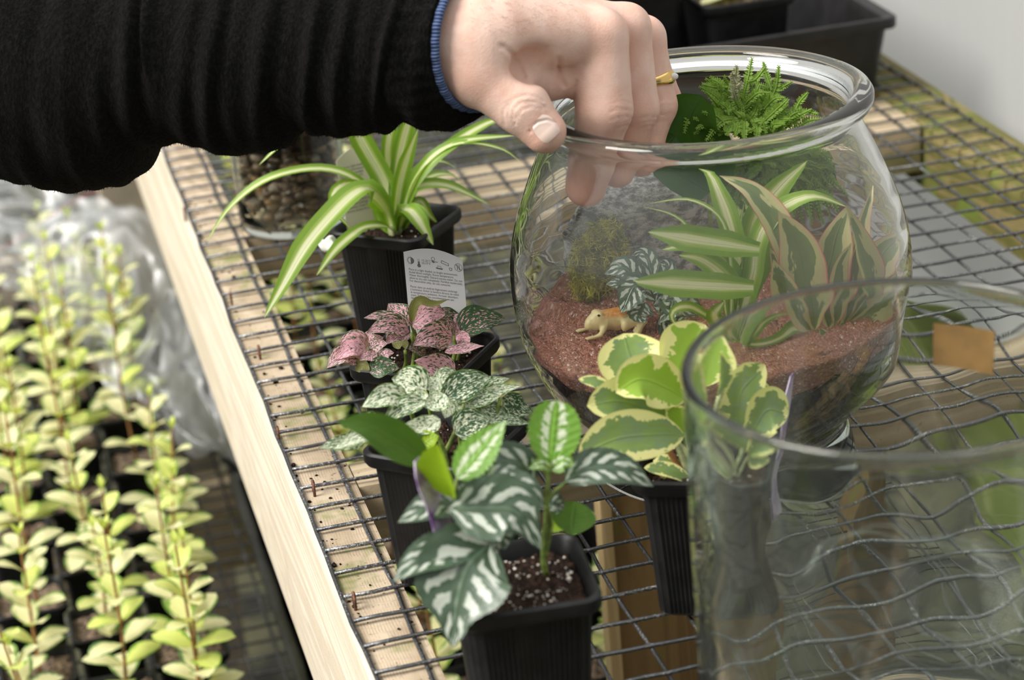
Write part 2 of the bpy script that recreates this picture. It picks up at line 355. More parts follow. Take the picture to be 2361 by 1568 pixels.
def leaf(g, pts, width, prof='ovate', face=(-.15, -.75, .65), cup=.15, nu=14, nv=6, serr=0.0, wave=0.0, twist=0.0, rnd=None, curl=0.0, thick=0.0):
    rnd = random.random() if rnd is None else rnd
    P = catmull(pts, nu + 1); u = np.linspace(0, 1, nu + 1); t = np.gradient(P, axis=0); t /= np.linalg.norm(t, axis=1)[:, None] + 1e-9
    w = PROF[prof](u) * width / 2; w = np.maximum(w, .004)
    if serr: w = w * (1 + serr * (np.arange(nu + 1) % 2 * 2 - 1) * ((u > .12) & (u < .97)))
    face = nz(face); V = []; uv = []
    L = np.linalg.norm(np.diff(P, axis=0), axis=1).sum(); ph = random.random() * 6
    for i in range(nu + 1):
        sd = np.cross(face, t[i]); sd = nz(sd) if np.linalg.norm(sd) > 1e-3 else np.array([1., 0, 0]); nn = np.cross(t[i], sd)
        if nn @ face < 0: sd = -sd; nn = -nn
        tw = twist * (u[i] - .3)
        sd2 = sd * math.cos(tw) + nn * math.sin(tw); nn = nn * math.cos(tw) - sd * math.sin(tw)
        for k in range(nv + 1):
            a = k / nv * 2 - 1
            ht = cup * width * (abs(a) ** 1.4) * .5 * PROF[prof](np.array([u[i]]))[0] + wave * width * math.sin(u[i] * 11 + ph + (1.5 if a > 0 else 0)) * abs(a) ** 2
            V.append(P[i] + sd2 * w[i] * a + nn * ht); uv.append((u[i], k / nv))
    q = nv + 1
    g.add(V, [(i * q + k, i * q + k + 1, (i + 1) * q + k + 1, (i + 1) * q + k) for i in range(nu) for k in range(nv)], uv, rnd)

# ---- implicit bodies (hand, frog): smooth union of round cones, surface nets
def sd_cone(p, a, b, ra, rb):
    ba = b - a; L2 = ba @ ba; t = np.clip(((p - a) @ ba) / L2, 0, 1); return np.linalg.norm(p - a - t[:, None] * ba, axis=1) - (ra + (rb - ra) * t)
def smin(a, b, k): h = np.clip(.5 + .5 * (b - a) / k, 0, 1); return b * (1 - h) + a * h - k * h * (1 - h)
def surface_net(fn, lo, hi, h):
    lo = np.array(lo, float); n = np.ceil((np.array(hi) - lo) / h).astype(int) + 1
    gr = [lo[i] + h * np.arange(n[i]) for i in range(3)]
    X = np.stack(np.meshgrid(*gr, indexing='ij'), -1); D = np.empty(n)
    for i in range(n[0]): D[i] = fn(X[i].reshape(-1, 3)).reshape(n[1], n[2])
    ins = D < 0; cell = np.zeros(n - 1, int); acc = np.zeros((*(n - 1), 3)); cnt = np.zeros(n - 1)
    sl = lambda o: tuple(slice(o[i], n[i] - 1 + o[i]) for i in range(3))
    cor = [(a, b, c) for a in (0, 1) for b in (0, 1) for c in (0, 1)]
    for a in cor:
        for ax in range(3):
            if a[ax]: continue
            b = list(a); b[ax] = 1; da, db = D[sl(a)], D[sl(b)]; cr = (da < 0) != (db < 0)
            t = np.where(cr, da / np.where(cr, da - db, 1), 0)
            pt = np.broadcast_to(np.array(a, float), acc.shape).copy(); pt[..., ax] += t
            acc += pt * cr[..., None]; cnt += cr
    act = cnt > 0; idx = -np.ones(n - 1, int); idx[act] = np.arange(act.sum())
    base = np.stack(np.nonzero(act), 1); V = lo + h * (base + acc[act] / cnt[act][:, None]); Fc = []
    for ax in range(3):
        o1, o2 = [(1, 2), (2, 0), (0, 1)][ax]
        s0 = [slice(1, n[i] - 1) for i in range(3)]; s0[ax] = slice(0, n[ax] - 1); s1 = list(s0); s1[ax] = slice(1, n[ax])
        A = ins[tuple(s0)]; B = ins[tuple(s1)]; pos = np.stack(np.nonzero(A != B), 1)
        off = np.array([1, 1, 1]); off[ax] = 0; c = pos + off
        e1 = np.eye(3, dtype=int)[o1]; e2 = np.eye(3, dtype=int)[o2]
        q = [idx[tuple((c - a * e1 - b * e2).T)] for a, b in ((0, 0), (1, 0), (1, 1), (0, 1))]
        q = np.stack(q, 1); fl = A[tuple(pos.T)]; q[~fl] = q[~fl][:, ::-1]; Fc.append(q)
    Fc = np.concatenate(Fc)
    for _ in range(3):
        d = fn(V); e = 1e-3; gd = np.stack([fn(V + np.eye(3)[i] * e) - d for i in range(3)], 1) / e
        V = V - gd * (d / (np.sum(gd ** 2, 1) + 1e-6))[:, None] * .8
    return V, Fc.tolist()

# ------------------------------------------------------------------ the place: floor, wall, benches
g = G(); g.box((-70, -70, -35), (60, 120, -34)); 
MT['floor'] = simple('damp_mossy_floor', (.040, .038, .018), .8, var=.9, nscale=9)
g.build('floor', MT['floor'], smooth=False, kind='structure')
m = M('grey_plastic_film'); c = m.obj()
st = m.noise(m.scale(c, (1, 14, .5)), 9, 3)
MT['wall'] = m.pbr(m.mix(st, (.60, .59, .585), (.72, .71, .70)), .35, spec=.3, transl=.6, tcol=(.80, .79, .78, 1))
g = G(); g.add([(25.6 + .15 * math.sin(j * 1.7), -60 + 6 * j, z) for j in range(31) for z in (-9.8, 30)], [(2 * j, 2 * j + 2, 2 * j + 3, 2 * j + 1) for j in range(30)]); g.build('wall_right', MT['wall'], kind='structure')
MT['mossboard'] = mat_wood('green_slimy_board', (.12, .16, .03), (.20, .25, .06), (1, .1, 1), green=.8)
g = G(); g.box((25.3, -60, -15), (26.0, 120, -9.6)); g.build('baseboard_right', MT['mossboard'], smooth=False, kind='structure')

bench = thing('greenhouse_bench', 'raised pine-framed growing bench topped with square steel wire mesh', 'bench', (11, -10, -34))
g = G(); g.box((-.10, -52, -5.5), (1.22, 26, -.06), bev=.05); g.build('side_rail', MT['rail'], bench, smooth=30)
g = G(); g.box((.02, -52, -.062), (1.215, 26, -.048)); g.build('rail_top', MT['railtop'], bench, smooth=False)
g = G(); g.box((21.7, -52, -2.1), (23.5, 26, -.06), bev=.05); g.build('side_rail', MT['mossrail'], bench, smooth=30)
for y0, h, w_ in ((-18.15, 1.5, 1.25), (-1.45, 1.5, 2.7), (-34.5, 1.5, 1.3)):
    g = G(); g.box((1.24, y0, -h), (21.6, y0 + w_, -.07), bev=.04); g.build('joist', MT['joist'], bench, smooth=30)
for x0, y0, w, d, mt in ((8.3, -12.4, 3.4, 1.5, 'post'), (20.4, 2.0, 1.4, 3.0, 'post'), (15.2, -26, 3.5, 1.5, 'postpale'), (19.4, -24.2, 2.6, 1.5, 'postpale'), (1.3, -40, 3.5, 3.5, 'post')):
    g = G(); g.box((x0, y0, -34), (x0 + w, y0 + d, -.08 if mt == 'post' else -4.0), bev=.06)
    g.build('leg', MT[mt], bench, smooth=30, label='tan timber leg' if mt == 'postpale' else 'brown timber leg')
g = G(); g.box((8.0, -12.6, -12.5), (8.3, -12.0, -.1), bev=.03); g.build('lit_side_strip', MT['postpale'], bench, smooth=30, label='pale strip painted as the lit side of the brown leg')  # added pale strip: light on the leg's left face, put into the colour
# mesh: long wires on x = 0..23, cross wires on every inch; slight waviness of hand-stretched wire
g = G(); R = .044
def sag(x, y): return .035 * math.sin(x * .9 + y * .23) + .02 * math.sin(y * .71 + 1)
for i in range(24):
    ys = np.arange(-50, 25.01, 1.0); g.tube([(i + .02 * math.sin(i * 3 + y * .9) + RNG.normal() * .012, y, sag(i, y) * .25) for y in ys], R, 8)
for j in range(-50, 26):
    xs = np.arange(0, 23.01, .5); g.tube([(x, j + .02 * math.sin(j * 2 + x * 1.3) + (RNG.normal() * .01), sag(x, j) * .25 + R * 1.5) for x in xs], R, 8)
g.build('wire_mesh', MT['wire'], bench, label='dark weathered welded wire mesh')
MT['rust'] = simple('rusty_steel', (.16, .07, .04), .8, .2, ns=1, var=.5, nscale=400)
for (px, py) in ((425, 510 - 18), (532, 688), (597, 812), (722, 1125), (816, 1385), (640, 1000)):
    p = atz(px, py, .1); g = G(); h = .24
    g.tube([(p[0], p[1] - .12, -.10), (p[0], p[1] - .12, h * .75), (p[0] + .01, p[1] - .06, h), (p[0] + .01, p[1] + .06, h), (p[0] + .02, p[1] + .12, h * .75), (p[0] + .02, p[1] + .12, -.10)], .035, 6)
    g.build('staple', MT['rust'], bench, label='rusty fence staple')
g = G()
for k in range(190):
    y = random.uniform(-32, 4); x = random.choice([random.uniform(.1, 1.1), random.gauss(.15, .1), random.gauss(1.05, .06)])
    x = min(max(x, .05), 1.16); r = random.uniform(.015, .045) * (1.6 if random.random() < .08 else 1)
    g.blob((x, y, -.048 + r * .4), (r, r * random.uniform(.8, 1.6), r * .6), 1, .35)
tag(g.build('soil_crumbs', MT['soil']), 'dark soil crumbs scattered on top of the pine side rail', 'soil', kind='stuff')

low = thing('lower_bench', 'low wire-mesh bench down beside and beneath the pine bench', 'bench', (0, 5, -34))
g = G()
for i in range(-24, 25): g.tube([(i, -30, -16), (i, 60, -16)], .05, 6)
for j in range(-30, 61): g.tube([(-24, j, -16.05), (24, j, -16.05)], .05, 6)
g.build('wire_mesh', MT['wire'], low)
g = G(); 
for y in (-20, 16, 44):
    g = G(); g.box((-24, y, -19.6), (24, y + 1.5, -16.12), bev=.05); g.build('beam', MT['joist'], low, smooth=30)
for x, y in ((-1.2, 28), (17, 28), (17, -20)):
    g = G(); g.box((x, y, -34), (x + 3.2, y + 3.2, -6 if y > 0 and x < 0 else -16.1), bev=.06)
    g.build('leg', simple('grey_brown_timber', (.30, .25, .19), .8, var=.25, nscale=20) if 'greyt' not in MT else MT['greyt'], low, smooth=30)

# ------------------------------------------------------------------ square pots
def sq(half, rc, n=8):
    out = []
    for k, (sx, sy) in enumerate(((1, 1), (-1, 1), (-1, -1), (1, -1))):
        for i in range(n + 1):
            a = math.pi / 2 * (k + i / n); out.append((sx * (half - rc) + rc * math.cos(a), sy * (half - rc) + rc * math.sin(a)))
    return out
def dense(poly, step):
    out = []
    for i in range(len(poly)):
        a, b = np.array(poly[i]), np.array(poly[(i + 1) % len(poly)]); L = np.linalg.norm(b - a); n = max(1, int(L / step))
        for k in range(n): out.append(tuple(a + (b - a) * k / n))
    return out
def pot_mesh(g, c, rot, W=2.5, H=3.0, wb=1.85, soil=.35, ribs=True):
    lv = [(wb / 2 - .12, .0), (wb / 2, .10), (W / 2 - .16, H - .36), (W / 2 - .15, H - .33), (W / 2 - .04, H - .30), (W / 2, H - .22), (W / 2, H - .04), (W / 2 - .04, H), (W / 2 - .08, H), (W / 2 - .13, H - .06), (W / 2 - .19, H - .4), (wb / 2 - .08, .14)]
    n = 0; cr, sr = math.cos(rot), math.sin(rot); base = None; V = []
    for k, (h, z) in enumerate(lv):
        poly = sq(1.0, .26, 6); poly = dense(poly, .042) if ribs else poly
        pts = np.array(poly) * h
        if ribs and k in (1, 2): 
            L = np.linalg.norm(pts, axis=1)[:, None]; pts = pts * (1 - .024 * (np.arange(len(pts)) % 2)[:, None])
        V.append(np.stack([c[0] + pts[:, 0] * cr - pts[:, 1] * sr, c[1] + pts[:, 0] * sr + pts[:, 1] * cr, c[2] + z * np.ones(len(pts))], 1)); n = len(pts)
    F = [(i * n + k, i * n + (k + 1) % n, (i + 1) * n + (k + 1) % n, (i + 1) * n + k) for i in range(len(lv) - 1) for k in range(n)]
    F += [tuple(range(n))[::-1], tuple((len(lv) - 1) * n + k for k in range(n))]
    g.add(np.concatenate(V), F)
def soil_mesh(g, c, rot, half, z, rough=.05, n=26, amp=None):
    cr, sr = math.cos(rot), math.sin(rot); V = []; q = n + 1
    hh = RNG.normal(size=(q, q)) * rough; hh = (hh + np.roll(hh, 1, 0) + np.roll(hh, 1, 1)) / 1.8
    for i in range(q):
        for j in range(q):
            a, b = (i / n * 2 - 1), (j / n * 2 - 1)
            r = max(abs(a), abs(b)); x = a * half; y = b * half
            if abs(a) > .72 and abs(b) > .72: # pull corners in to a rounded square
                d = math.hypot(abs(a) - .72, abs(b) - .72); s = min(1, .28 / max(d, 1e-6)); x = math.copysign(.72 + (abs(a) - .72) * s, a) * half; y = math.copysign(.72 + (abs(b) - .72) * s, b) * half
            V.append((c[0] + x * cr - y * sr, c[1] + x * sr + y * cr, c[2] + z + hh[i, j] + .06 * (1 - r)))
    g.add(V, [(i * q + j, (i + 1) * q + j, (i + 1) * q + j + 1, i * q + j + 1) for i in range(n) for j in range(n)])
def potted(name, label, cat, c, rot, W=2.5, H=3.0, soilz=.38, nper=60, group=None, potlabel=None):
    t = thing(name, label, cat, c, group)
    g = G(); pot_mesh(g, c, rot, W, H, W * .74); g.build('pot', MT['pot'], t, smooth=38, label=potlabel)
    g = G(); soil_mesh(g, c, rot, W / 2 - .20, H - soilz); s = g.build('soil', MT['soil'], t)
    g = G(); cr, sr = math.cos(rot), math.sin(rot)
    for k in range(nper):
        a, b = random.uniform(-1, 1) * (W / 2 - .3), random.uniform(-1, 1) * (W / 2 - .3); r = random.choice((.012, .016, .02, .03)) * random.uniform(.8, 1.1)
        g.blob((c[0] + a * cr - b * sr, c[1] + a * sr + b * cr, c[2] + H - soilz + .07), (r, r, r * .8), 1, .25)
    p = g.build('perlite', MT['perlite'], s, kind='stuff', label='white perlite grains'); ORG[p.name] = ORG[t.name]
    return t
def fol(t, name, sub, g, **kw): return g.build(name, sub, t, **kw)

# ---- leaf lists written in photo coordinates of enlarged crops, placed at real depths
def crop(ox, oy, s): return lambda x, y: (ox + x / s, oy + y / s)
def lf(g, cr, path, w, Y0, dY, prof='ovate', **kw):
    """path in crop pixels from leaf base to tip; w = blade width (inches); Y0 depth of the base, dY change to the tip"""
    n = len(path); pts = [at(*cr(*p), Y0 + dY * (i / (n - 1))) for i, p in enumerate(path)]
    leaf(g, pts, w, prof, **kw)
    return pts

# spider plant
SPC = (3.95, -10.75, 0.0)
sp = potted('potted_spider_plant', 'spider plant with long arching cream-striped leaves in a square black pot', 'potted plant', (3.95, -10.75, .125), -.72, nper=25)
c3 = crop(450, 250, 2.4125); g = G(); Ys = -10.9
def sl(path, w, dY, **kw):
    kw.setdefault('prof', 'strap'); kw.setdefault('cup', .25); kw.setdefault('nu', 26); kw.setdefault('nv', 6); lf(g, c3, path, w, kw.pop('Y0', Ys), dY, **kw)
sl([(1125, 700), (1080, 600), (1000, 490), (850, 370), (650, 335), (400, 395), (200, 545), (60, 745)], .30, 1.2, face=(-.2, -.3, 1))
sl([(1100, 690), (1060, 560), (960, 455), (890, 470), (780, 570), (620, 760), (490, 985), (385, 1165)], .62, -2.2, face=(-.5, -.6, .7))
sl([(1120, 700), (1050, 655), (950, 660), (880, 700), (780, 790), (675, 930)], .36, -1.4, face=(-.4, -.5, .8))
sl([(1110, 690), (1080, 560), (1000, 470), (900, 425), (820, 425), (765, 480), (780, 570), (865, 670)], .24, -.9, face=(-.5, -.8, .3))
sl([(1110, 690), (1085, 500), (1040, 380), (900, 130), (830, -60)], .52, .3, face=(-.2, -1, .2), nu=18)
sl([(1120, 690), (1105, 480), (1070, 260), (1090, 60), (1100, -150)], .36, .8, face=(.1, -1, .2))
sl([(1120, 690), (1118, 450), (1140, 250), (1190, 60), (1250, -120)], .44, .6, face=(.2, -1, .2))
sl([(1125, 690), (1125, 520), (1160, 330), (1240, 110)], .36, -.2, face=(.1, -1, .3))
sl([(1130, 690), (1160, 520), (1250, 370), (1400, 220), (1640, 75), (1800, 60)], .30, .6, face=(.2, -.6, .8))
sl([(1130, 690), (1160, 560), (1230, 390), (1330, 260), (1500, 180), (1780, 150)], .28, -.6, face=(.2, -.5, .9))
sl([(1130, 700), (1160, 530), (1230, 440), (1400, 430), (1640, 535)], .40, .4, face=(.1, -.4, 1))
sl([(1130, 700), (1200, 420), (1350, 250), (1500, 190), (1700, 225), (1815, 300)], .20, -.9, face=(.1, -.3, 1))
sl([(1130, 700), (1180, 440), (1260, 320), (1370, 295), (1480, 350)], .22, 1.0, face=(.1, -.3, 1))
sl([(1130, 700), (1150, 590), (1185, 565), (1240, 620), (1325, 760)], .44, -1.3, face=(.2, -.8, .6))
sl([(1130, 700), (1160, 610), (1215, 560), (1260, 600), (1300, 740)], .34, -1.1, face=(.3, -.8, .6))
sl([(1135, 700), (1200, 560), (1255, 520), (1300, 590), (1350, 640)], .28, .5, face=(.3, -.7, .6))
sl([(1110, 700), (1040, 580), (1000, 470), (975, 370)], .26, .4, face=(-.3, -1, .2))
sl([(1120, 700), (1050, 640), (1010, 520), (1000, 400), (1010, 330)], .30, .9, face=(-.2, -1, .2))
sl([(1110, 690), (1060, 420), (950, 180), (800, 40), (640, 80), (500, 180), (355, 315)], .34, .9, face=(-.3, -.4, .9))
sl([(1120, 690), (1030, 380), (930, 200), (850, 120)], .36, .9, face=(-.3, -1, .3))
sl([(1140, 700), (1200, 480), (1310, 380), (1420, 370), (1500, 430)], .24, 1.6, face=(.2, -.4, .9))
g.build('foliage', MT['spider'], sp)
g = G(); b0 = at(*c3(1120, 735), Ys)
for k in range(5): g.tube([b0 + (0.06 * math.cos(k), .06 * math.sin(k), -.05), b0 + (.09 * math.cos(k), .09 * math.sin(k), .35), b0 + (.05 * math.cos(k), .05 * math.sin(k), .8)], [.09, .10, .06], 8)
g.build('leaf_bases', MT['stempale'], sp)

# pink splash plant
c4 = crop(700, 680, 2.951)
pk = potted('potted_polka_dot_plant', 'pink-splashed polka dot plant in a square black pot, white care tag behind it', 'potted plant', (2.85, -18.85, .125), -.68, nper=45)
gp, gd, go = G(), G(), G()
Y = -18.9
def pl(gg, path, w, Y0, dY, **kw):
    kw.setdefault('cup', .22); kw.setdefault('wave', .05); lf(gg, c4, path, w / 325.0, Y0, dY, **kw)
pl(gp, [(735, 200), (640, 120), (575, 62)], 165, Y, .5, face=(-.1, -.9, .5))
pl(gp, [(725, 205), (560, 150), (410, 155)], 115, Y - .1, .1, face=(-.2, -.5, 1))
pl(gp, [(720, 250), (580, 205), (425, 262)], 150, Y - .3, -.4)
pl(gp, [(742, 200), (850, 120), (965, 130)], 190, Y, .2, face=(-.1, -.8, .6))
pl(gp, [(740, 205), (790, 215), (835, 225)], 60, Y - .2, -.2)
pl(go, [(735, 190), (745, 90), (790, 35), (880, 60), (985, 30)], 65, Y - .1, -.1, face=(0, -1, .3))
pl(gp, [(725, 260), (640, 270), (555, 335)], 120, Y - .3, -.3)
pl(gp, [(870, 130), (900, 190), (975, 260)], 170, Y + .2, .1)
pl(gd, [(900, 210), (980, 150), (1090, 190)], 140, Y + .5, .2)
pl(gd, [(1055, 255), (1180, 170), (1370, 160)], 215, Y + .1, .3, face=(.1, -.7, .8))
pl(gp, [(1012, 300), (880, 275), (742, 345)], 195, Y - .5, -.5, face=(-.1, -1, .45))
pl(gp, [(1010, 270), (1015, 310), (1040, 180)], 120, Y, .2)
pl(gp, [(1035, 280), (1080, 300), (1110, 365)], 110, Y - .2, -.1)
pl(gp, [(960, 390), (1100, 365), (1228, 345)], 95, Y - .6, -.1, face=(0, -.5, 1))
pl(gd, [(1030, 300), (1120, 260), (1190, 270)], 85, Y + .3, .2)
pl(gp, [(1030, 530), (900, 490), (755, 450)], 195, Y - 1.0, -.3, face=(0, -.9, .6))
pl(gd, [(830, 400), (770, 370), (705, 370)], 110, Y - .6, -.3)
pl(gp, [(435, 365), (340, 300), (215, 378)], 130, Y - .5, -.2)
pl(gp, [(430, 375), (330, 360), (210, 440)], 140, Y - .7, -.3)
pl(gp, [(440, 350), (430, 290), (400, 265)], 120, Y - .2, .3)
pl(gp, [(445, 380), (510, 340), (572, 330)], 100, Y - .7, -.1)
pl(gp, [(385, 440), (260, 410), (158, 500)], 150, Y - .8, -.2, face=(-.1, -.7, .8))
pl(gp, [(520, 465), (560, 400), (615, 395)], 90, Y - .9, 0)
pl(gp, [(500, 400), (430, 420), (380, 445)], 90, Y - .9, -.2)
pl(gd, [(450, 530), (540, 490), (650, 500)], 145, Y - 1.1, -.1, face=(0, -.8, .7))
pl(gp, [(440, 365), (480, 310), (540, 290)], 100, Y - .1, .2)
pl(gp, [(1015, 250), (960, 210), (900, 230)], 120, Y + .1, 0)
pl(gp, [(1040, 250), (1060, 180), (1000, 140)], 120, Y + .4, .3)
pl(go, [(600, 330), (680, 330), (700, 370)], 90, Y - .2, -.2)
pl(go, [(350, 500), (400, 480), (450, 510)], 90, Y - .9, -.2)
pl(gp, [(700, 220), (620, 230), (560, 300)], 110, Y + .1, .1)
gp.build('foliage', MT['pink'], pk, label='pink-splashed leaves'); gd.build('foliage', MT['pinkdark'], pk, label='dark green leaves with pink spots'); go.build('foliage', MT['olive'], pk, label='olive-green leaves')
def rootin(b, c): d = b[:2] - c[:2]; r = np.linalg.norm(d); d = d * min(1, .8 / r); return np.array([c[0] + d[0], c[1] + d[1], 2.74])
PC = np.array([2.85, -18.85])
g = G()
for (ax, ay, bx, by, yy) in ((760, 420, 735, 200, Y), (720, 400, 730, 260, Y - .2), (1000, 430, 1015, 280, Y - .2), (1040, 430, 1040, 260, Y), (460, 500, 430, 370, Y - .7), (500, 470, 480, 390, Y - .8), (560, 480, 690, 380, Y - .6), (370, 480, 330, 460, Y - .9), (980, 520, 930, 430, Y - .9)):
    b = at(*c4(ax, ay + 30), yy); b = rootin(b, PC); e = at(*c4(bx, by), yy); g.tube(catmull([b, (b + e) / 2 + (.08, 0, .05), e], 8), [.06, .055, .05, .05, .045, .045, .04, .035], 7)
g.build('stem', MT['stem'], pk)

# white splash plant
wp = potted('potted_polka_dot_plant', 'white-speckled polka dot plant in a square black pot, middle of the left row', 'potted plant', (2.33, -23.0, .125), -.74, nper=50)
gw, gk, gl = G(), G(), G(); Y = -23.1
pl(gw, [(835, 655), (720, 590), (600, 570)], 230, Y, .2, face=(-.1, -1, .5))
pl(gw, [(705, 690), (560, 690), (398, 765)], 160, Y - .4, -.4)
pl(gw, [(830, 640), (880, 600), (910, 555)], 150, Y + .1, .2)
pl(gk, [(955, 705), (1100, 610), (1272, 555)], 200, Y, .3, face=(0, -.9, .6))
pl(gw, [(880, 600), (980, 545), (1088, 562)], 110, Y + .4, .2)
pl(gw, [(1140, 655), (1270, 600), (1402, 568)], 90, Y + .4, .2)
pl(gw, [(1150, 670), (1310, 650), (1472, 618)], 90, Y + .2, .1)
pl(gw, [(955, 670), (900, 730), (810, 755)], 150, Y - .4, -.2)
pl(gw, [(825, 720), (680, 760), (525, 880)], 130, Y - .5, -.3)
pl(gw, [(1095, 735), (1200, 705), (1335, 690)], 120, Y, .1)
pl(gk, [(1350, 700), (1450, 770), (1560, 800)], 170, Y + .3, .1)
pl(gw, [(930, 850), (820, 890), (678, 885)], 130, Y - .8, -.3)
pl(gk, [(1030, 945), (1130, 880), (1275, 850)], 210, Y - .7, 0, face=(0, -1, .5))
pl(gw, [(600, 850), (560, 880), (520, 920)], 90, Y - .6, -.2)
pl(gw, [(500, 850), (450, 840), (400, 880)], 90, Y - .5, -.2)
pl(gw, [(420, 1000), (260, 1010), (98, 1045)], 110, Y - .9, -.3)
pl(gw, [(500, 950), (380, 960), (215, 1050)], 110, Y - .9, -.4)
pl(gk, [(690, 960), (740, 960), (790, 1020)], 120, Y - 1.0, -.1)
pl(gl, [(790, 1040), (850, 990), (920, 960)], 140, Y - 1.1, -.1)
pl(gl, [(600, 960), (640, 920), (690, 900)], 110, Y - .8, 0)
pl(gk, [(1250, 860), (1380, 850), (1540, 875)], 80, Y - .2, .1)
pl(gw, [(960, 720), (980, 780), (960, 840)], 110, Y - .3, -.2)
pl(gw, [(1040, 720), (1080, 760), (1180, 780)], 110, Y - .1, 0)
pl(gk, [(1200, 760), (1300, 800), (1400, 830)], 130, Y, .1)
pl(gw, [(830, 660), (800, 690), (720, 720)], 120, Y - .2, -.1)
pl(gw, [(1180, 680), (1260, 660), (1340, 700)], 100, Y + .4, .2)
pl(gk, [(1000, 700), (960, 640), (930, 600)], 150, Y + .3, .2)
gw.build('foliage', MT['white'], wp, label='white-splashed leaves'); gk.build('foliage', MT['whitedark'], wp, label='dark green leaves with white specks'); gl.build('foliage', MT['lime'], wp, label='plain green leaves')
g = G()
PC = np.array([2.33, -23.0])
for (ax, ay, bx, by, yy) in ((850, 900, 830, 660, Y - .2), (1060, 860, 960, 700, Y), (1090, 850, 1140, 660, Y + .1), (600, 960, 700, 690, Y - .5), (960, 940, 830, 850, Y - .7), (1180, 860, 1340, 700, Y + .1), (560, 960, 420, 1000, Y - .9), (1270, 860, 1150, 680, Y + .3), (930, 900, 1090, 740, Y - .1)):
    b = at(*c4(ax, ay + 30), yy); b = rootin(b, PC); e = at(*c4(bx, by), yy); g.tube(catmull([b, (b + e) / 2 + (.08, 0, .05), e], 8), [.06, .055, .05, .05, .045, .045, .04, .035], 7)
g.build('stem', MT['stem'], wp)

# aluminium plant in front
c5 = crop(850, 900, 2.3475)
ap = potted('potted_aluminium_plant', 'silver-banded dark-leaved plant in the nearest square black pot', 'potted plant', (2.22, -28.85, .125), -.085, nper=170, soilz=.30)
ga, gy, gl, gd = G(), G(), G(), G(); Y = -28.7
def al(gg, path, w, Y0, dY, **kw):
    kw.setdefault('cup', .16); kw.setdefault('serr', .02); kw.setdefault('nu', 34); kw.setdefault('nv', 8); lf(gg, c5, path, w / 300.0, Y0, dY, **kw)
al(gy, [(985, 385), (1000, 220), (1018, 55)], 275, Y + .2, .5, face=(-.05, -1, .2), serr=.06, prof='round', nu=26)
al(gy, [(478, 480), (600, 330), (742, 165)], 190, Y - .2, .3, face=(-.5, -.8, .4), serr=.07, nu=26)
al(gl, [(455, 580), (420, 440), (375, 290)], 235, Y - .3, -.3, face=(-.8, -.6, .3), cup=.7, serr=.07, prof='obov', nu=24)
al(ga, [(905, 495), (800, 395), (660, 400), (495, 530)], 210, Y + .1, -.3, face=(-.1, -.7, .8))
al(ga, [(1065, 495), (1200, 420), (1380, 430), (1540, 520)], 205, Y + .2, 0, face=(0, -.7, .8))
al(ga, [(440, 640), (620, 640), (800, 660), (935, 860)], 330, Y - .6, -.5, face=(.1, -.9, .6), prof='drip')
al(ga, [(560, 700), (700, 560), (860, 540), (950, 640)], 250, Y - .4, -.1, face=(.1, -.6, .9))
al(ga, [(660, 830), (540, 950), (480, 1150), (455, 1390)], 480, Y - .7, -.9, face=(-.3, -1, .5), prof='drip', cup=.25)
al(ga, [(600, 820), (420, 860), (260, 930), (135, 1035)], 230, Y - .5, -.6, face=(-.2, -.6, .9))
al(ga, [(520, 640), (380, 610), (160, 715)], 190, Y - .2, -.2, face=(-.1, -.6, .9))
al(ga, [(640, 830), (700, 790), (740, 860)], 250, Y - .4, -.2, face=(0, -.7, .9))
al(ga, [(495, 560), (560, 540), (600, 560)], 130, Y, .1)
al(gd, [(1098, 785), (1105, 700), (1120, 600)], 235, Y + .5, .3, face=(-.1, -.9, .2), prof='obov', serr=.01)
al(gy, [(985, 430), (940, 400), (865, 425)], 80, Y + .1, -.2)
al(gy, [(985, 430), (1050, 380), (1115, 410)], 110, Y + .1, -.1)
al(ga, [(965, 650), (1000, 610), (1060, 640)], 120, Y + .3, .1)
al(ga, [(500, 590), (540, 540), (600, 500)], 150, Y + .4, .3)
lf(gd, crop(700, 680, 2.951), [(860, 1160), (700, 1040), (450, 900), (225, 865)], .66, Y + .3, -.1, face=(-.2, -.8, .7), prof='lance', cup=.2, nu=26, rnd=.2)
al(gl, [(985, 760), (1040, 720), (1080, 770)], 80, Y + .6, .1)
ga.build('foliage', MT['alum'], ap, label='dark green leaves with silver bands'); gy.build('foliage', MT['alumyoung'], ap, label='young bright green leaves with silver bands')
gl.build('foliage', MT['lime'], ap, label='lime-green new leaf'); gd.build('foliage', MT['plain'], ap, label='plain green leaves')
for (path, r, mt) in (([(960, 1000), (945, 900), (960, 700), (968, 540), (980, 390)], .056, 'stem'), ([(700, 960), (620, 820), (520, 700), (470, 600), (478, 480)], .06, 'stem'), ([(785, 1120), (740, 1050), (670, 960), (620, 850)], .055, 'stem'), ([(968, 590), (1010, 545), (1070, 495)], .04, 'stem'), ([(960, 610), (920, 540), (880, 470)], .04, 'stem'), ([(955, 900), (985, 740), (975, 650)], .05, 'stem'), ([(470, 590), (450, 560), (440, 540)], .04, 'stemred')):
    g = G(); P = [at(*c5(*p), Y + .1) for p in path]
    if path[0][1] > 890 and path[0] != (955, 900): P[0][2] = min(P[0][2], 2.86)
    g.tube(catmull(P, 18), np.linspace(r, r * .7, 18), 8); g.build('stem', MT[mt], ap)

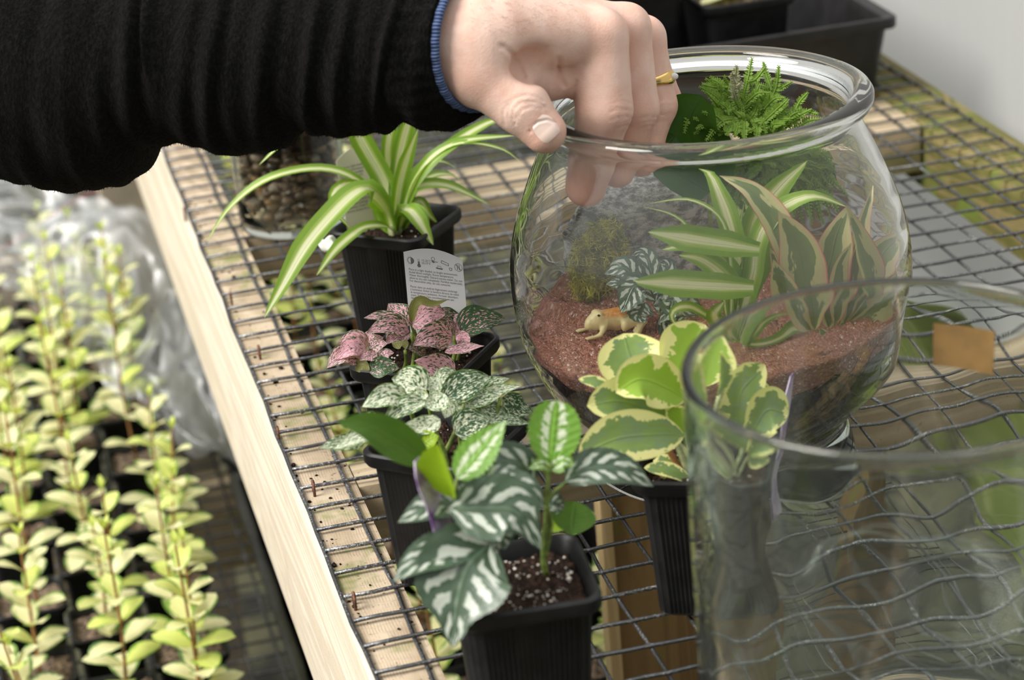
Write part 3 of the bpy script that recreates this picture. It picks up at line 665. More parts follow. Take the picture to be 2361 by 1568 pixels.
# peperomia
pp = potted('potted_peperomia', 'cream-edged green peperomia in a square black pot, partly behind the tall glass vase', 'potted plant', (6.62, -25.75, .125), -.42, nper=30)
c6 = crop(1200, 600, 3.136); c7 = crop(1550, 740, 3.823); g = G(); Y = -25.7
def pe(cr, path, w, Y0, dY, k=350.0, **kw):
    kw.setdefault('cup', .20); kw.setdefault('nu', 22); kw.setdefault('nv', 10); kw.setdefault('prof', 'obov'); lf(g, cr, path, w / k, Y0, dY, **kw)
pe(c6, [(905, 900), (800, 720), (745, 530)], 450, Y + .5, .6, face=(0, -1, .2), rnd=.31)
pe(c6, [(1150, 900), (1210, 700), (1330, 462)], 470, Y + .4, .5, face=(-.1, -1, .2), rnd=.82)
pe(c6, [(1200, 1010), (1050, 920), (860, 860), (690, 960)], 330, Y - .1, -.3, face=(-.1, -.9, .5), rnd=.91, cup=.3)
pe(c6, [(1080, 1240), (900, 1080), (700, 1020), (480, 1055)], 330, Y, -.3, face=(-.1, -.9, .5), rnd=.44)
pe(c6, [(1185, 1265), (1000, 1260), (700, 1290), (415, 1420)], 330, Y - .5, -.9, face=(-.1, -.85, .6), rnd=.60)
pe(c6, [(720, 960), (560, 890), (420, 862)], 95, Y + .3, .1, face=(-.1, -.6, .9), rnd=.2)
pe(c6, [(1190, 1250), (1130, 1130), (1055, 1080)], 170, Y - .2, 0, face=(-.3, -1, .2), rnd=.95)
pe(c7, [(260, 660), (300, 480), (320, 305)], 210, Y - .2, .1, 440., face=(.5, -1, .2), rnd=.12, cup=.5)
pe(c7, [(420, 1000), (480, 700), (580, 540), (755, 358)], 420, Y, .4, 440., face=(.1, -1, .3), rnd=.52)
pe(c7, [(500, 1060), (640, 900), (800, 760), (1000, 790)], 370, Y - .4, .2, 440., face=(.2, -1, .4), rnd=.35, cup=.35)
pe(c7, [(480, 1070), (580, 1150), (840, 1110)], 200, Y - .6, .1, 440., face=(.2, -1, .2), rnd=.15)
pe(c7, [(560, 760), (680, 620), (830, 625)], 180, Y + .5, .4, 440., face=(.1, -1, .4), rnd=.25)
pe(c5, [(1760, 500), (1640, 440), (1490, 420)], 110, Y - .3, .1, 300., face=(-.1, -.5, 1), rnd=.3)
pe(c5, [(1700, 560), (1620, 420), (1540, 380)], 150, Y - .1, .3, 300., face=(-.1, -.7, .7), rnd=.4)
g.build('foliage', MT['pep'], pp)
for (cr, path, r, mt) in ((c6, [(1225, 1600), (1150, 1380), (1110, 1250), (1080, 1200)], .07, 'stempale'), (c6, [(1260, 1600), (1200, 1400), (1080, 1260)], .06, 'stempale'), (c6, [(1300, 1600), (1210, 1300), (1200, 1000)], .07, 'stempale'), (c7, [(120, 1400), (-60, 1080), (-60, 1000)], .07, 'stemred'), (c7, [(300, 1350), (300, 1000), (270, 650)], .07, 'stempale'), (c7, [(330, 1350), (420, 1150), (480, 1070)], .06, 'stempale'), (c7, [(260, 1350), (350, 1150), (430, 960)], .07, 'stempale')):
    g = G(); P = [at(*cr(*p), Y) for p in path]; P[0][2] = min(P[0][2], 2.74); g.tube(catmull(P, 12), np.linspace(r, r * .7, 12), 8); g.build('stem', MT[mt], pp)

# ------------------------------------------------------------------ plant tags
MT['tag'] = simple('white_card_plastic', (.74, .73, .74), .4); MT['tagback'] = simple('cream_card_plastic', (.60, .56, .44), .45)
MT['ink'] = simple('grey_ink', (.16, .16, .17), .6)
m = M('purple_printed_label'); c = m.obj(); MT['purple'] = m.pbr(m.mix(m.ss(m.noise(c, 70, 3), .42, .6), (.40, .32, .46), (.16, .08, .22)), .3)
def text(body, size, O, ux, uy, x, y, mat, name, parent, org, nrm, align='LEFT', squeeze=.95):
    cu = bpy.data.curves.new('t', 'FONT'); cu.body = body; cu.size = size; cu.extrude = 0; cu.align_x = align; cu.space_line = .93
    to = bpy.data.objects.new('t', cu); C.objects.link(to); dg = bpy.context.evaluated_depsgraph_get(); me = bpy.data.meshes.new_from_object(to.evaluated_get(dg))
    V = np.array([tuple(v.co) for v in me.vertices]); F = [tuple(p.vertices) for p in me.polygons]; bpy.data.objects.remove(to); bpy.data.meshes.remove(me)
    g = G(); g.add(O + np.outer(x + V[:, 0] * squeeze, ux) + np.outer(y + V[:, 1], uy) + nrm * .012, F)
    return g
def plate(O, ux, uy, W, H, arch, nrm, th=.018, n=14):
    """card with an arched top: O is its top-left corner, uy points up"""
    out = [(0, -H), (W, -H)] + [(W * (1 - k / n), arch * math.sin(math.pi * k / n)) for k in range(n + 1)]
    g = G(); P = np.array([O + x * ux + y * uy for x, y in out]); k = len(P)
    g.add(np.vstack([P + nrm * th / 2, P - nrm * th / 2]), [tuple(range(k)), tuple(range(k, 2 * k))[::-1]] + [(i, k + i, k + (i + 1) % k, (i + 1) % k) for i in range(k)])
    return g
TL, TR, BL = at(930, 581, -17.62), at(1066, 598, -17.62 - .25), at(943, 728, -17.95)
ux = nz(TR - TL); uy = nz(TL - BL); nrm = nz(np.cross(ux, uy)); W = np.linalg.norm(TR - TL)
t = thing('plant_tag', 'white arched care tag with icons and small print behind the pink plant', 'plant tag', tuple(TL - 1.9 * uy))
plate(TL, ux, uy, W, 1.95, .14, nrm).build('card', MT['tag'], t, smooth=False)
lines = ['Place in a light shaded, to bright environment.', 'Avoid direct sunlight. Room temperature.', 'Water thoroughly. Discard excess water. Do not', 'allow to dry out completely. Fertilize moderately.', 'For decoration only, do not consume.', '',
         'Placer dans un endroit l\u00e9g\u00e8rement ombrag\u00e9', '\u00e0 lumineux. Eviter la lumi\u00e8re directe du soleil.', 'la temp\u00e9rature ambiante. Arroser abondam-', 'ment. Enlever l\'eau exc\u00e9dentaire, ne pas', 'laisser s\u00e9cher. Fertiliser', 'mod\u00e9r\u00e9ment.']
text('\n'.join(lines), .0655, TL, ux, uy, .08, -.37, None, '', None, None, nrm, squeeze=.86).build('printed_text', MT['ink'], t, smooth=False)
g = text('15-25\u00b0C\n59-77\u00b0F', .062, TL, ux, uy, .37, -.15, None, '', None, None, nrm)
def flat(g, pts): P = np.array([TL + x * ux + y * uy + nrm * .012 for x, y in pts]); g.add(P, [tuple(range(len(P)))])
def ring(g, x, y, r, w=.012, n=20, sx=1.0):
    for k in range(n): a, b = 2 * math.pi * k / n, 2 * math.pi * (k + 1) / n; flat(g, [(x + r * sx * math.cos(a), y + r * math.sin(a)), (x + r * sx * math.cos(b), y + r * math.sin(b)), (x + (r - w) * sx * math.cos(b), y + (r - w) * math.sin(b)), (x + (r - w) * sx * math.cos(a), y + (r - w) * math.sin(a))])
ring(g, .14, -.16, .07); flat(g, [(.14 + .07 * math.cos(a), -.16 + .07 * math.sin(a)) for a in np.linspace(-math.pi / 2, math.pi / 2, 12)])
for k in range(7): a = math.pi / 2 + math.pi * k / 6; flat(g, [(.14 + .08 * math.cos(a - .06), -.16 + .08 * math.sin(a - .06)), (.14 + .1 * math.cos(a), -.16 + .1 * math.sin(a)), (.14 + .08 * math.cos(a + .06), -.16 + .08 * math.sin(a + .06))])
flat(g, [(.29, -.24), (.33, -.24), (.33, -.16), (.29, -.16)]); ring(g, .31, -.13, .022, .006); flat(g, [(.31 + .038 * math.cos(a), -.25 + .038 * math.sin(a)) for a in np.linspace(0, 6.28, 14)[:-1]])
ring(g, .62, -.07, .04, .01); flat(g, [(.58, -.10), (.66, -.12), (.64, -.155), (.60, -.15)]); flat(g, [(.66, -.12), (.72, -.12), (.72, -.13), (.66, -.135)])
for a in ([(.66, -.24), (.82, -.25), (.80, -.28), (.68, -.27)], [(.70, -.20), (.78, -.205), (.78, -.213), (.70, -.208)], [(.70, -.20), (.708, -.20), (.708, -.24), (.70, -.24)], [(.772, -.205), (.78, -.205), (.78, -.245), (.772, -.245)]): flat(g, a)
for (a, b) in (((.80, -.08), (.94, -.13)), ((.94, -.13), (.94, -.18)), ((.94, -.18), (.79, -.13)), ((.79, -.13), (.80, -.08)), ((.95, -.22), (.96, -.27)), ((.96, -.27), (1.0, -.27)), ((1.0, -.27), (1.01, -.22)), ((1.01, -.22), (.95, -.22)), ((1.10, -.13), (1.20, -.24))):
    d = np.array(b) - np.array(a); n_ = np.array([-d[1], d[0]]) / np.linalg.norm(d) * .006; flat(g, [tuple(np.array(a) + n_), tuple(np.array(b) + n_), tuple(np.array(b) - n_), tuple(np.array(a) - n_)])
ring(g, 1.15, -.185, .085, .01, 24); flat(g, [(1.12, -.13), (1.135, -.13), (1.135, -.24), (1.12, -.24)]); flat(g, [(1.16, -.13), (1.175, -.13), (1.175, -.24), (1.16, -.24)])
g.build('printed_icons', MT['ink'], t, smooth=False)
TL, TR, BL = at(775, 372, -9.9), at(862, 352, -9.5), at(800, 530, -10.4)
ux = nz(TR - TL); uy = nz(TL - BL); nrm = nz(np.cross(ux, uy))
t = thing('plant_tag', 'faded cream care tag tucked behind the arching spider plant leaves', 'plant tag', tuple(TL - 2.1 * uy))
plate(TL, ux, uy, 1.02, 2.2, .22, nrm).build('card', MT['tagback'], t, smooth=False)
text('Place in a light shaded,\nto bright environment.\nAvoid direct sunlight.\nRoom temperature.\nWater thoroughly.\nDiscard excess water.\nDo not allow to dry out\ncompletely. Fertilize\nmoderately.\n\nPlacer dans un endroit\nl\u00e9g\u00e8rement ombrag\u00e9\n\u00e0 lumineux. Eviter la\nlumi\u00e8re directe du soleil.', .088, TL, ux, uy, .08, -.22, None, '', None, None, nrm, squeeze=.85).build('printed_text', MT['ink'], t, smooth=False)
def edge_tag(path, Y, w, label):
    g = G(); P = catmull([at(*p, Y + .15 * i) for i, p in enumerate(path)], 12); dr = nz((.62, .78, 0)); n = nz((.78, -.62, 0)); V = []
    for i, p in enumerate(P):
        k = w * (1 if i < 10 else (1.0, .8, .35)[i - 9]); V += [p - dr * k / 2 + n * .012, p + dr * k / 2 + n * .012, p + dr * k / 2 - n * .012, p - dr * k / 2 - n * .012]
    g.add(V, [(4 * i + a, 4 * i + (a + 1) % 4, 4 * i + 4 + (a + 1) % 4, 4 * i + 4 + a) for i in range(11) for a in range(4)] + [(0, 3, 2, 1), (44, 45, 46, 47)])
    tag(g.build('plant_tag', MT['purple'], smooth=30, loc=P[0]), label, 'plant tag')
edge_tag([(1052, 1345), (1030, 1250), (1005, 1160), (962, 1058)], -29.35, .62, 'purple printed tag seen edge-on among the silver-banded leaves')
edge_tag([(1775, 1190), (1782, 1100), (1800, 980), (1812, 868)], -25.9, .42, 'purple printed tag seen edge-on through the glass vase')
# ------------------------------------------------------------------ glass bowl terrarium
BC = np.array([8.75, -20.05, .14]); Zs = .12
bo = [(2.74, .04), (2.76, .14), (2.72, .40), (2.63, .78), (2.62, .93), (2.80, 1.15), (3.15, 1.50), (3.55, 2.0), (3.80, 2.5), (3.98, 3.0), (4.09, 3.6), (4.13, 4.2), (4.09, 4.8), (3.96, 5.4), (3.75, 6.0), (3.50, 6.6), (3.28, 7.05), (3.14, 7.35), (3.09, 7.52)]
def r_in(z): return np.interp(z, [p[1] for p in bo], [p[0] for p in bo]) - .15
prof = [(.001, .05), (1.5, .045), (2.35, .03), (2.6, .0)] + [tuple(p) for p in catmull(bo, 60)]
prof += [(3.13, 7.60), (3.26, 7.64), (3.38, 7.70), (3.43, 7.79), (3.43, 7.88), (3.38, 7.96), (3.28, 8.0), (3.14, 8.0), (3.03, 7.97), (2.97, 7.90), (2.95, 7.78)]
prof += [(r_in(z), z) for z in np.linspace(7.45, .62, 52)] + [(2.25, .46), (1.8, .38), (1.0, .36), (.001, .36)]
g = G(); g.lathe(prof, BC, 144); tag(g.build('glass_bowl', MT['bowlglass'], loc=BC), 'round clear glass bowl with rolled rim and pedestal foot holding a planted terrarium', 'glass bowl')
def zs(x, y): return 3.28 + .05 * x * .3 - .03 * y + .07 * math.sin(1.7 * x + 1) * math.cos(1.3 * y) + (.28 * math.exp(-((x + 1.8) ** 2 + (y - 2.2) ** 2) / 2.2)) - (.12 * math.exp(-((x + 1.9) ** 2 + (y + .6) ** 2) / 1.5))
def fill(name, mat, top, bot, label, noise=.03, seg=160):
    th = np.arange(seg) * 2 * math.pi / seg; g = G(); rings = []
    zt = np.array([top(*(3.8 * np.array([math.cos(a), math.sin(a)]))) for a in th])
    for _ in range(4): zt = np.array([top(*((r_in(z) - .03) * np.array([math.cos(a), math.sin(a)]))) for a, z in zip(th, zt)])
    zb = np.array([bot(*(3.0 * np.array([math.cos(a), math.sin(a)]))) for a in th])
    rings.append(np.stack([.01 * np.cos(th), .01 * np.sin(th), zb * 0 + zb.mean()], 1))
    nk = 30 if 'soil' in name else 9
    for k in range(nk):
        z = zb + (zt - zb) * k / (nk - 1); r = r_in(z) - .03; rings.append(np.stack([r * np.cos(th), r * np.sin(th), z], 1))
    R0 = r_in(zt) - .03
    for k in range(1, 46):
        r = R0 * (1 - k / 46); x, y = r * np.cos(th), r * np.sin(th)
        z = np.array([top(a, b) for a, b in zip(x, y)]) + RNG.normal(size=seg) * noise * min(1, r.mean() / 1.5)
        rings.append(np.stack([x, y, z], 1))
    n = len(rings); V = np.concatenate(rings) + BC
    F = [(i * seg + k, i * seg + (k + 1) % seg, (i + 1) * seg + (k + 1) % seg, (i + 1) * seg + k) for i in range(n - 1) for k in range(seg)]
    F += [tuple(range(seg))[::-1], tuple((n - 1) * seg + k for k in range(seg))]
    g.add(V, F); tag(g.build(name, mat, loc=BC), label, name.replace('_', ' '), kind='stuff')
def bnd(x, y): a = math.atan2(y, x); return zs(x, y) - .42 - .10 * math.sin(3 * a + 1) - .06 * math.sin(11 * a) - .04 * math.sin(23 * a + 2)
fill('potting_soil', MT['soil'], lambda x, y: bnd(x, y) - .012, lambda x, y: .70, 'dark potting soil filling the bottom of the glass bowl', .01)
fill('red_sand', MT['sand'], zs, bnd, 'reddish sand spread over the soil in the glass bowl', .035)
def by(px, py, z=3.4): return atz(px, py, z + .12)[1]
# frog
def frog():
    o = atz(1412, 757, 3.42); hd = nz((-.97, -.10, 0)); sd = np.cross(UP, hd); s_ = .98
    def L(f, s, u): return o + s_ * (hd * f + sd * s + UP * u)
    parts = [(L(.30, 0, .26), L(-.15, 0, .22), .17, .24), (L(-.15, 0, .22), L(-.50, 0, .16), .24, .17), (L(.30, 0, .27), L(.50, 0, .23), .17, .10), (L(.33, .10, .37), L(.30, .10, .38), .075, .07), (L(.33, -.10, .37), L(.30, -.10, .38), .075, .07)]
    for q in (1, -1):
        parts += [(L(.22, .15 * q, .16), L(.38, .27 * q, .06), .065, .045), (L(.38, .27 * q, .06), L(.60, .28 * q, .02), .042, .04),
                  (L(-.40, .14 * q, .15), L(-.16, .32 * q, .13), .11, .075), (L(-.16, .32 * q, .13), L(-.60, .34 * q, .08), .075, .05), (L(-.60, .34 * q, .08), L(-.44, .44 * q, .01), .045, .035)]
        for a in (-.06, 0, .06): parts.append((L(.60, .28 * q, .02), L(.70, .28 * q + a, .01), .022, .018)); parts.append((L(-.44, .42 * q, .01), L(-.32, .44 * q + a, .0), .022, .018))
    def fn(p):
        d = sd_cone(p, *parts[0])
        for q in parts[1:]: d = smin(d, sd_cone(p, *q), .05)
        return d
    P = np.array([q for r in parts for q in r[:2]]); V, F = surface_net(fn, P.min(0) - .3, P.max(0) + .3, .035)
    g = G(); g.add(V, F); g.attrs['back'] = np.clip((V[:, 2] - o[2] - .24) / .10, 0, 1) * np.clip((.32 - (V - o) @ hd) / .15, 0, 1)
    m = M('frog_paint'); n = m.noise(m.obj(), 500, 3); f = m.math('MULTIPLY', m.attr('back'), m.ss(n, .2, .6))
    mt = m.pbr(m.mix(f, (.74, .62, .32), (.66, .22, .02)), .35, 0, m.bump(m.noise(m.obj(), 700), .4, .0006))
    t = thing('toy_frog', 'small cream plastic frog with an orange back sitting on the red sand', 'frog figurine', o)
    g.build('body', mt, t)
    for q in (1, -1):
        g = G(); g.blob(L(.35, .155 * q, .38), .035, 2, 0); g.build('eye', simple('black_eye', (.01, .01, .01), .15), t)
frog()
# moss clump
g = G(); mc = at(1378, 612, by(1378, 690) + .1); 
def inmoss():
    while True:
        p = RNG.uniform(-1, 1, 3); 
        if p @ p < 1: break
    q = np.array([p[0] * .62, p[1] * .45, p[2] * .85]); return q + np.array([.22 * q[2], 0, 0]) + np.array([0, 0, .1])
for k in range(1500):
    p = mc + inmoss(); d = nz(RNG.normal(size=3)) * .14; c_ = RNG.normal(size=3) * .06
    g.tube(catmull([p - d, p - d * .3 + c_, p + d * .4 - c_, p + d + c_], 5), [.012, .014, .012, .007], 3, False) if False else g.tube(catmull([p - d, p - d * .3 + c_, p + d * .4 - c_, p + d + c_], 6), .009, 3, False)
MT['moss'] = simple('yellow_green_moss', (.50, .46, .07), .8, var=.45, nscale=120, spec=.2)
tag(g.build('moss_clump', MT['moss'], loc=mc), 'fluffy yellow-green moss clump on the sand behind the toy frog', 'moss')
# grey rock standing behind
g = G(); rc = BC + np.array([-.65, 2.35, 0]); v, f = ICO[3]; V = v * np.array([2.0, .6, 1.5])
V = V + .12 * np.sin(V[:, [1, 2, 0]] * 4.1 + 1) + .06 * np.sin(V[:, [2, 0, 1]] * 9 + 2) + RNG.normal(size=V.shape) * .02
g.add(V + rc + np.array([0, 0, 4.2]), f); g.in_bowl()
m = M('grey_bark_stone'); c = m.obj(); n = m.noise(m.scale(c, (1, 1, 1.8)), 90, 5, .75)
MT['rock'] = m.pbr(m.mix(m.ss(n, .40, .62), (.20, .19, .18), (.75, .73, .71)), .7, 0, m.bump(n, .8, .004))
tag(g.build('driftwood_rock', MT['rock'], smooth=50, loc=rc + (0, 0, 3.2)), 'pale grey craggy rock standing behind the plants in the bowl', 'rock')
# spider plant in the bowl
c8 = crop(1400, 370, 3.148)
t = thing('spider_plant', 'cream-striped spider plant growing in the middle of the glass bowl', 'plant', at(1690, 790, by(1690, 790)))
g = G(); Y = by(1690, 790)
def bl(path, w, dY, **kw):
    kw.setdefault('prof', 'strap'); kw.setdefault('cup', .22); kw.setdefault('nu', 22); lf(g, c8, path, w, kw.pop('Y0', Y), dY, **kw)
bl([(900, 1290), (960, 1020), (1080, 720), (1060, 500), (1200, 250), (1450, -5)], .66, .9, face=(.1, -1, .2))
bl([(900, 1290), (980, 1000), (900, 520), (800, 220), (740, 90), (660, 5)], .46, .9, face=(-.1, -1, .2))
bl([(910, 1290), (1040, 900), (1100, 560), (1240, 370), (1480, 265), (1740, 340)], .40, .4, face=(.1, -.5, .9))
bl([(1100, 650), (900, 615), (650, 580), (300, 520)], .54, -.3, Y0=Y - .25, face=(-.1, -.9, .5))
bl([(1060, 930), (850, 918), (500, 895), (190, 880)], .54, -.4, Y0=Y - .45, face=(-.1, -.9, .5))
bl([(960, 960), (830, 820), (680, 725), (520, 690)], .44, -.2, Y0=Y - .1, face=(-.2, -.7, .7))
bl([(890, 1290), (900, 800), (830, 440), (600, 290), (310, 315)], .14, .3, face=(-.1, -.4, 1))
bl([(890, 1290), (800, 800), (610, 520), (480, 400), (270, 340)], .12, .5, face=(-.1, -.4, 1))
bl([(900, 1280), (760, 1150), (620, 1060), (500, 1070), (470, 1140), (530, 1240)], .18, -.3, face=(-.3, -.8, .5))
bl([(920, 1290), (1100, 1270), (1280, 1185), (1480, 1225)], .26, .3, face=(.1, -.5, .9))
bl([(900, 1290), (960, 1000), (850, 780), (620, 620), (400, 650)], .5, .5, face=(-.2, -.7, .6))
bl([(900, 1290), (1010, 700), (970, 480), (990, 320)], .12, .6, face=(0, -1, .2))
bl([(930, 1290), (1100, 1100), (1200, 1060), (1290, 1090)], .2, .5, face=(.2, -.5, .9))
bl([(880, 1290), (800, 1180), (780, 1100), (850, 1020)], .34, -.3, face=(-.2, -1, .3))
g.in_bowl().build('foliage', MT['spider'], t)
# pink-edged peperomia in the bowl
t = thing('pink_edged_plant', 'pink-edged broad-leaved plant at the right side inside the glass bowl', 'plant', at(1900, 752, by(1900, 752)))
g = G(); Y = by(1900, 760)
def tl(path, w, dY, **kw):
    w = w * .9; kw.setdefault('wave', .04)
    kw.setdefault('prof', 'lance'); kw.setdefault('cup', .22); kw.setdefault('nu', 20); kw.setdefault('nv', 8); lf(g, c8, path, w / 330., kw.pop('Y0', Y), dY, **kw)
tl([(1480, 1190), (1430, 900), (1370, 600), (1235, 375)], 350, -.2, face=(-.3, -1, .2))
tl([(1600, 1190), (1590, 900), (1640, 620), (1735, 325)], 330, .4, face=(0, -1, .2))
tl([(1720, 1190), (1880, 930), (1830, 650), (1720, 335)], 240, -.1, face=(.5, -1, .2), cup=.5)
tl([(1680, 1190), (1880, 950), (1980, 700), (2160, 520)], 350, .4, face=(.1, -.9, .4))
tl([(1740, 1190), (1900, 1100), (2040, 950), (2130, 780)], 260, -.2, face=(.2, -.8, .5))
tl([(1340, 900), (1250, 500), (1050, 230), (815, 105)], 215, .6, face=(-.2, -.9, .5))
tl([(1700, 1190), (1800, 700), (1860, 420), (1915, 185)], 160, .6, face=(.1, -1, .3))
tl([(1520, 1180), (1600, 1280), (1790, 1310)], 140, -.3, face=(0, -.5, 1))
tl([(1400, 1190), (1280, 1000), (1230, 780), (1180, 640)], 150, .3, face=(-.2, -1, .3))
tl([(1450, 1190), (1340, 1100), (1260, 900), (1200, 720)], 220, -.3, face=(-.2, -1, .3))
tl([(1640, 1180), (1650, 960), (1690, 740), (1760, 600)], 160, -.4, face=(.1, -1, .2))
g.in_bowl().build('foliage', MT['tri'], t)
# dark aluminium plant in the bowl
t = thing('aluminium_plant', 'low dark-leaved plant with silver spots beside the moss in the bowl', 'plant', at(1500, 740, by(1500, 740)))
g = G(); Y = by(1510, 740); c9 = crop(1200, 600, 3.136)
for (path, w, d) in (([(900, 250), (760, 60), (610, 100)], 190, .5), ([(900, 230), (830, 200), (730, 380)], 230, -.3), ([(980, 300), (900, 120), (880, 20)], 190, .5), ([(960, 330), (1100, 300), (1010, 470)], 200, -.3), ([(1000, 330), (1200, 330), (1330, 380)], 210, -.2), ([(960, 260), (1060, 60), (1000, 20)], 180, .6), ([(900, 260), (720, 180), (620, 190)], 170, .2), ([(1000, 420), (1100, 480), (1200, 420)], 180, -.4), ([(900, 300), (860, 400), (900, 470)], 180, -.3), ([(980, 200), (900, -40), (800, -20)], 150, .8), ([(1060, 280), (1180, 200), (1300, 230)], 200, .3)):
    lf(g, c9, path, w / 330., Y, d, cup=.15, serr=.05, nu=20, face=(-.1, -.8, .7))
g.in_bowl().build('foliage', MT['alum'], t)
# big dark leaf and fern
t = thing('broad_leaf_plant', 'dark green broad round leaf rising behind the fingers in the bowl', 'plant', at(1640, 640, -19.2))
g = G(); lf(g, crop(1500, 120, 5.227), [(700, 1700), (620, 1300), (480, 900), (620, 520)], 1.45, -19.3, -.1, face=(-.5, -1, .5), prof='round', cup=.35, nu=24, nv=12, rnd=.3)
lf(g, crop(1500, 120, 5.227), [(700, 1700), (300, 1400), (160, 1200), (300, 1000)], 1.0, -19.5, .2, face=(.2, -1, .4), prof='round', cup=.3, nu=20, nv=10, rnd=.6)
g.in_bowl().build('foliage', MT['deep'], t)
g = G(); g.tube(catmull([at(1650, 640, -19.2), at(1640, 540, -19.25), at(1634, 445, -19.3)], 8), .05, 8); g.build('stem', MT['stem'], t)
t = thing('fern', 'bright green feathery fern rising above the rim of the glass bowl', 'fern', at(1760, 640, -18.9))
c10 = crop(1500, 120, 5.227)
def frond(g, pts, w, n=26, side=True):
    n = int(n * 1.35); w = w * 1.0; mid_ = (np.asarray(pts[0]) + np.asarray(pts[-1])) / 2; pts = [np.asarray(q) + RNG.normal(size=3) * .05 for q in pts]
    P = catmull(pts, n); T = np.gradient(P, axis=0); fc = nz((-.1, -.8, .6))
    g.tube(P, [.02 + .012 * (1 - i / n) for i in range(n)], 4, False)
    for i in range(2, n):
        tt = nz(T[i]); sd = nz(np.cross(fc, tt)); ww = w * min(1, (n - i) / 12 + .3) * random.uniform(.85, 1.15)
        for q in (1, -1):
            d = nz(sd * q + tt * random.uniform(.25, .5) + fc * random.uniform(-.3, .5)); nn = np.cross(d, tt); a = P[i]; e = a + d * ww; wd = nz(np.cross(d, fc)) * ww * .24
            g.add([a, (a + e) / 2 + wd + fc * .012, e, (a + e) / 2 - wd + fc * .012], [(0, 1, 2, 3)], [(0, .5), (.5, 0), (1, .5), (.5, 1)], random.random())
def fr(g, path, w=.10, Y0=-19.2, dY=-.2, side=3, n=26):
    m_ = len(path); pts = [at(*c10(*p), Y0 + dY * i / (m_ - 1)) for i, p in enumerate(path)]; frond(g, pts, w, n)
    P = catmull(pts, 30); T = np.gradient(P, axis=0); L = np.linalg.norm(P[-1] - P[0]); fc = nz((-.1, -.8, .6))
    for k in range(side):
        i = int(8 + k * 16 / max(side, 1)); q = 1 if k % 2 else -1; sd = nz(np.cross(fc, nz(T[i]))) * q; d = nz(sd * .8 + nz(T[i]) * .9); l = L * random.uniform(.22, .36)
        frond(g, [P[i], P[i] + d * l * .5 + UP * .02, P[i] + d * l + nz(T[i]) * l * .25], w * .85, 13)
g = G(); gp_ = G(); B0 = (1160, 1000)
for path, dY, s_ in (([B0, (1100, 600), (1180, 300), (1270, 105)], .2, 3), ([B0, (1000, 650), (900, 430), (620, 400)], 0, 4), ([B0, (950, 600), (840, 420), (700, 305)], .3, 4), ([B0, (900, 700), (760, 540), (600, 470)], -.2, 3), ([B0, (1150, 700), (1230, 500), (1260, 345)], -.1, 3), ([B0, (1350, 700), (1470, 450), (1520, 175)], .2, 4), ([B0, (1400, 700), (1520, 600), (1610, 515)], -.2, 2), ([B0, (1380, 760), (1420, 500), (1330, 370)], .4, 2), ([B0, (1450, 850), (1650, 700), (1700, 620)], .2, 3), ([B0, (1500, 950), (1700, 740), (1900, 690), (2010, 730)], -.5, 4), ([B0, (1600, 960), (1850, 880), (2110, 780)], -.6, 3), ([B0, (1000, 880), (850, 830), (640, 1050)], -.8, 3), ([B0, (1050, 880), (960, 900), (920, 1050)], -.9, 2), ([B0, (1150, 880), (1130, 900), (1160, 1040)], -.9, 2), ([B0, (900, 800), (700, 700), (640, 660)], -.4, 3), ([B0, (850, 850), (560, 850), (380, 1000)], -.4, 3), ([B0, (1400, 900), (1500, 880), (1620, 900)], -.7, 3), ([B0, (900, 900), (700, 900), (560, 960)], -.7, 3), ([B0, (1250, 850), (1280, 880), (1290, 1000)], -.9, 2), ([B0, (1100, 750), (1150, 650), (1330, 620)], 0, 2),
                   ([B0, (1250, 1150), (1300, 1300), (1200, 1500)], -.3, 3), ([B0, (1400, 1150), (1600, 1250), (1750, 1450)], .3, 4), ([B0, (1500, 1200), (1800, 1300), (2050, 1500)], .5, 4), ([B0, (1500, 1300), (1700, 1500), (1900, 1900)], .3, 4), ([B0, (1600, 1100), (1900, 1100), (2250, 1200)], .3, 4), ([B0, (1450, 1400), (1600, 1700), (1700, 2100)], .2, 4), ([B0, (1550, 1300), (1900, 1500), (2100, 1750)], .5, 4), ([B0, (1400, 1300), (1500, 1500), (1480, 1750)], .0, 4), ([B0, (1500, 1350), (1850, 1600), (2000, 2000)], .4, 4)):
    fr(g, path, .115, -19.0, dY, s_)
for k in range(30):
    x0_, y0_ = random.uniform(950, 2000), random.uniform(1200, 1550); fr(g, [(1300, 1200), (x0_ + 100, y0_ - 60), (x0_ + random.uniform(-100, 500), y0_ + random.uniform(100, 700))], .12, -18.9, random.uniform(-.2, .7), 4)
for k in range(12):
    a_ = random.uniform(-1.2, 1.2); fr(g, [(1160, 950), (1160 + 330 * math.sin(a_), 950 - 200 * math.cos(a_)), (1160 + 720 * math.sin(a_), 1000 - random.uniform(250, 520) * math.cos(a_))], .115, -19.0, random.uniform(-.5, .4), 3)
fr(gp_, [(1040, 620), (1050, 450), (1020, 320), (1000, 175)], .13, -19.1, 0, 2, 18)
g.in_bowl().build('fronds', MT['fern'], t); gp_.build('fronds', MT['fernpale'], t, label='withered pale frond')

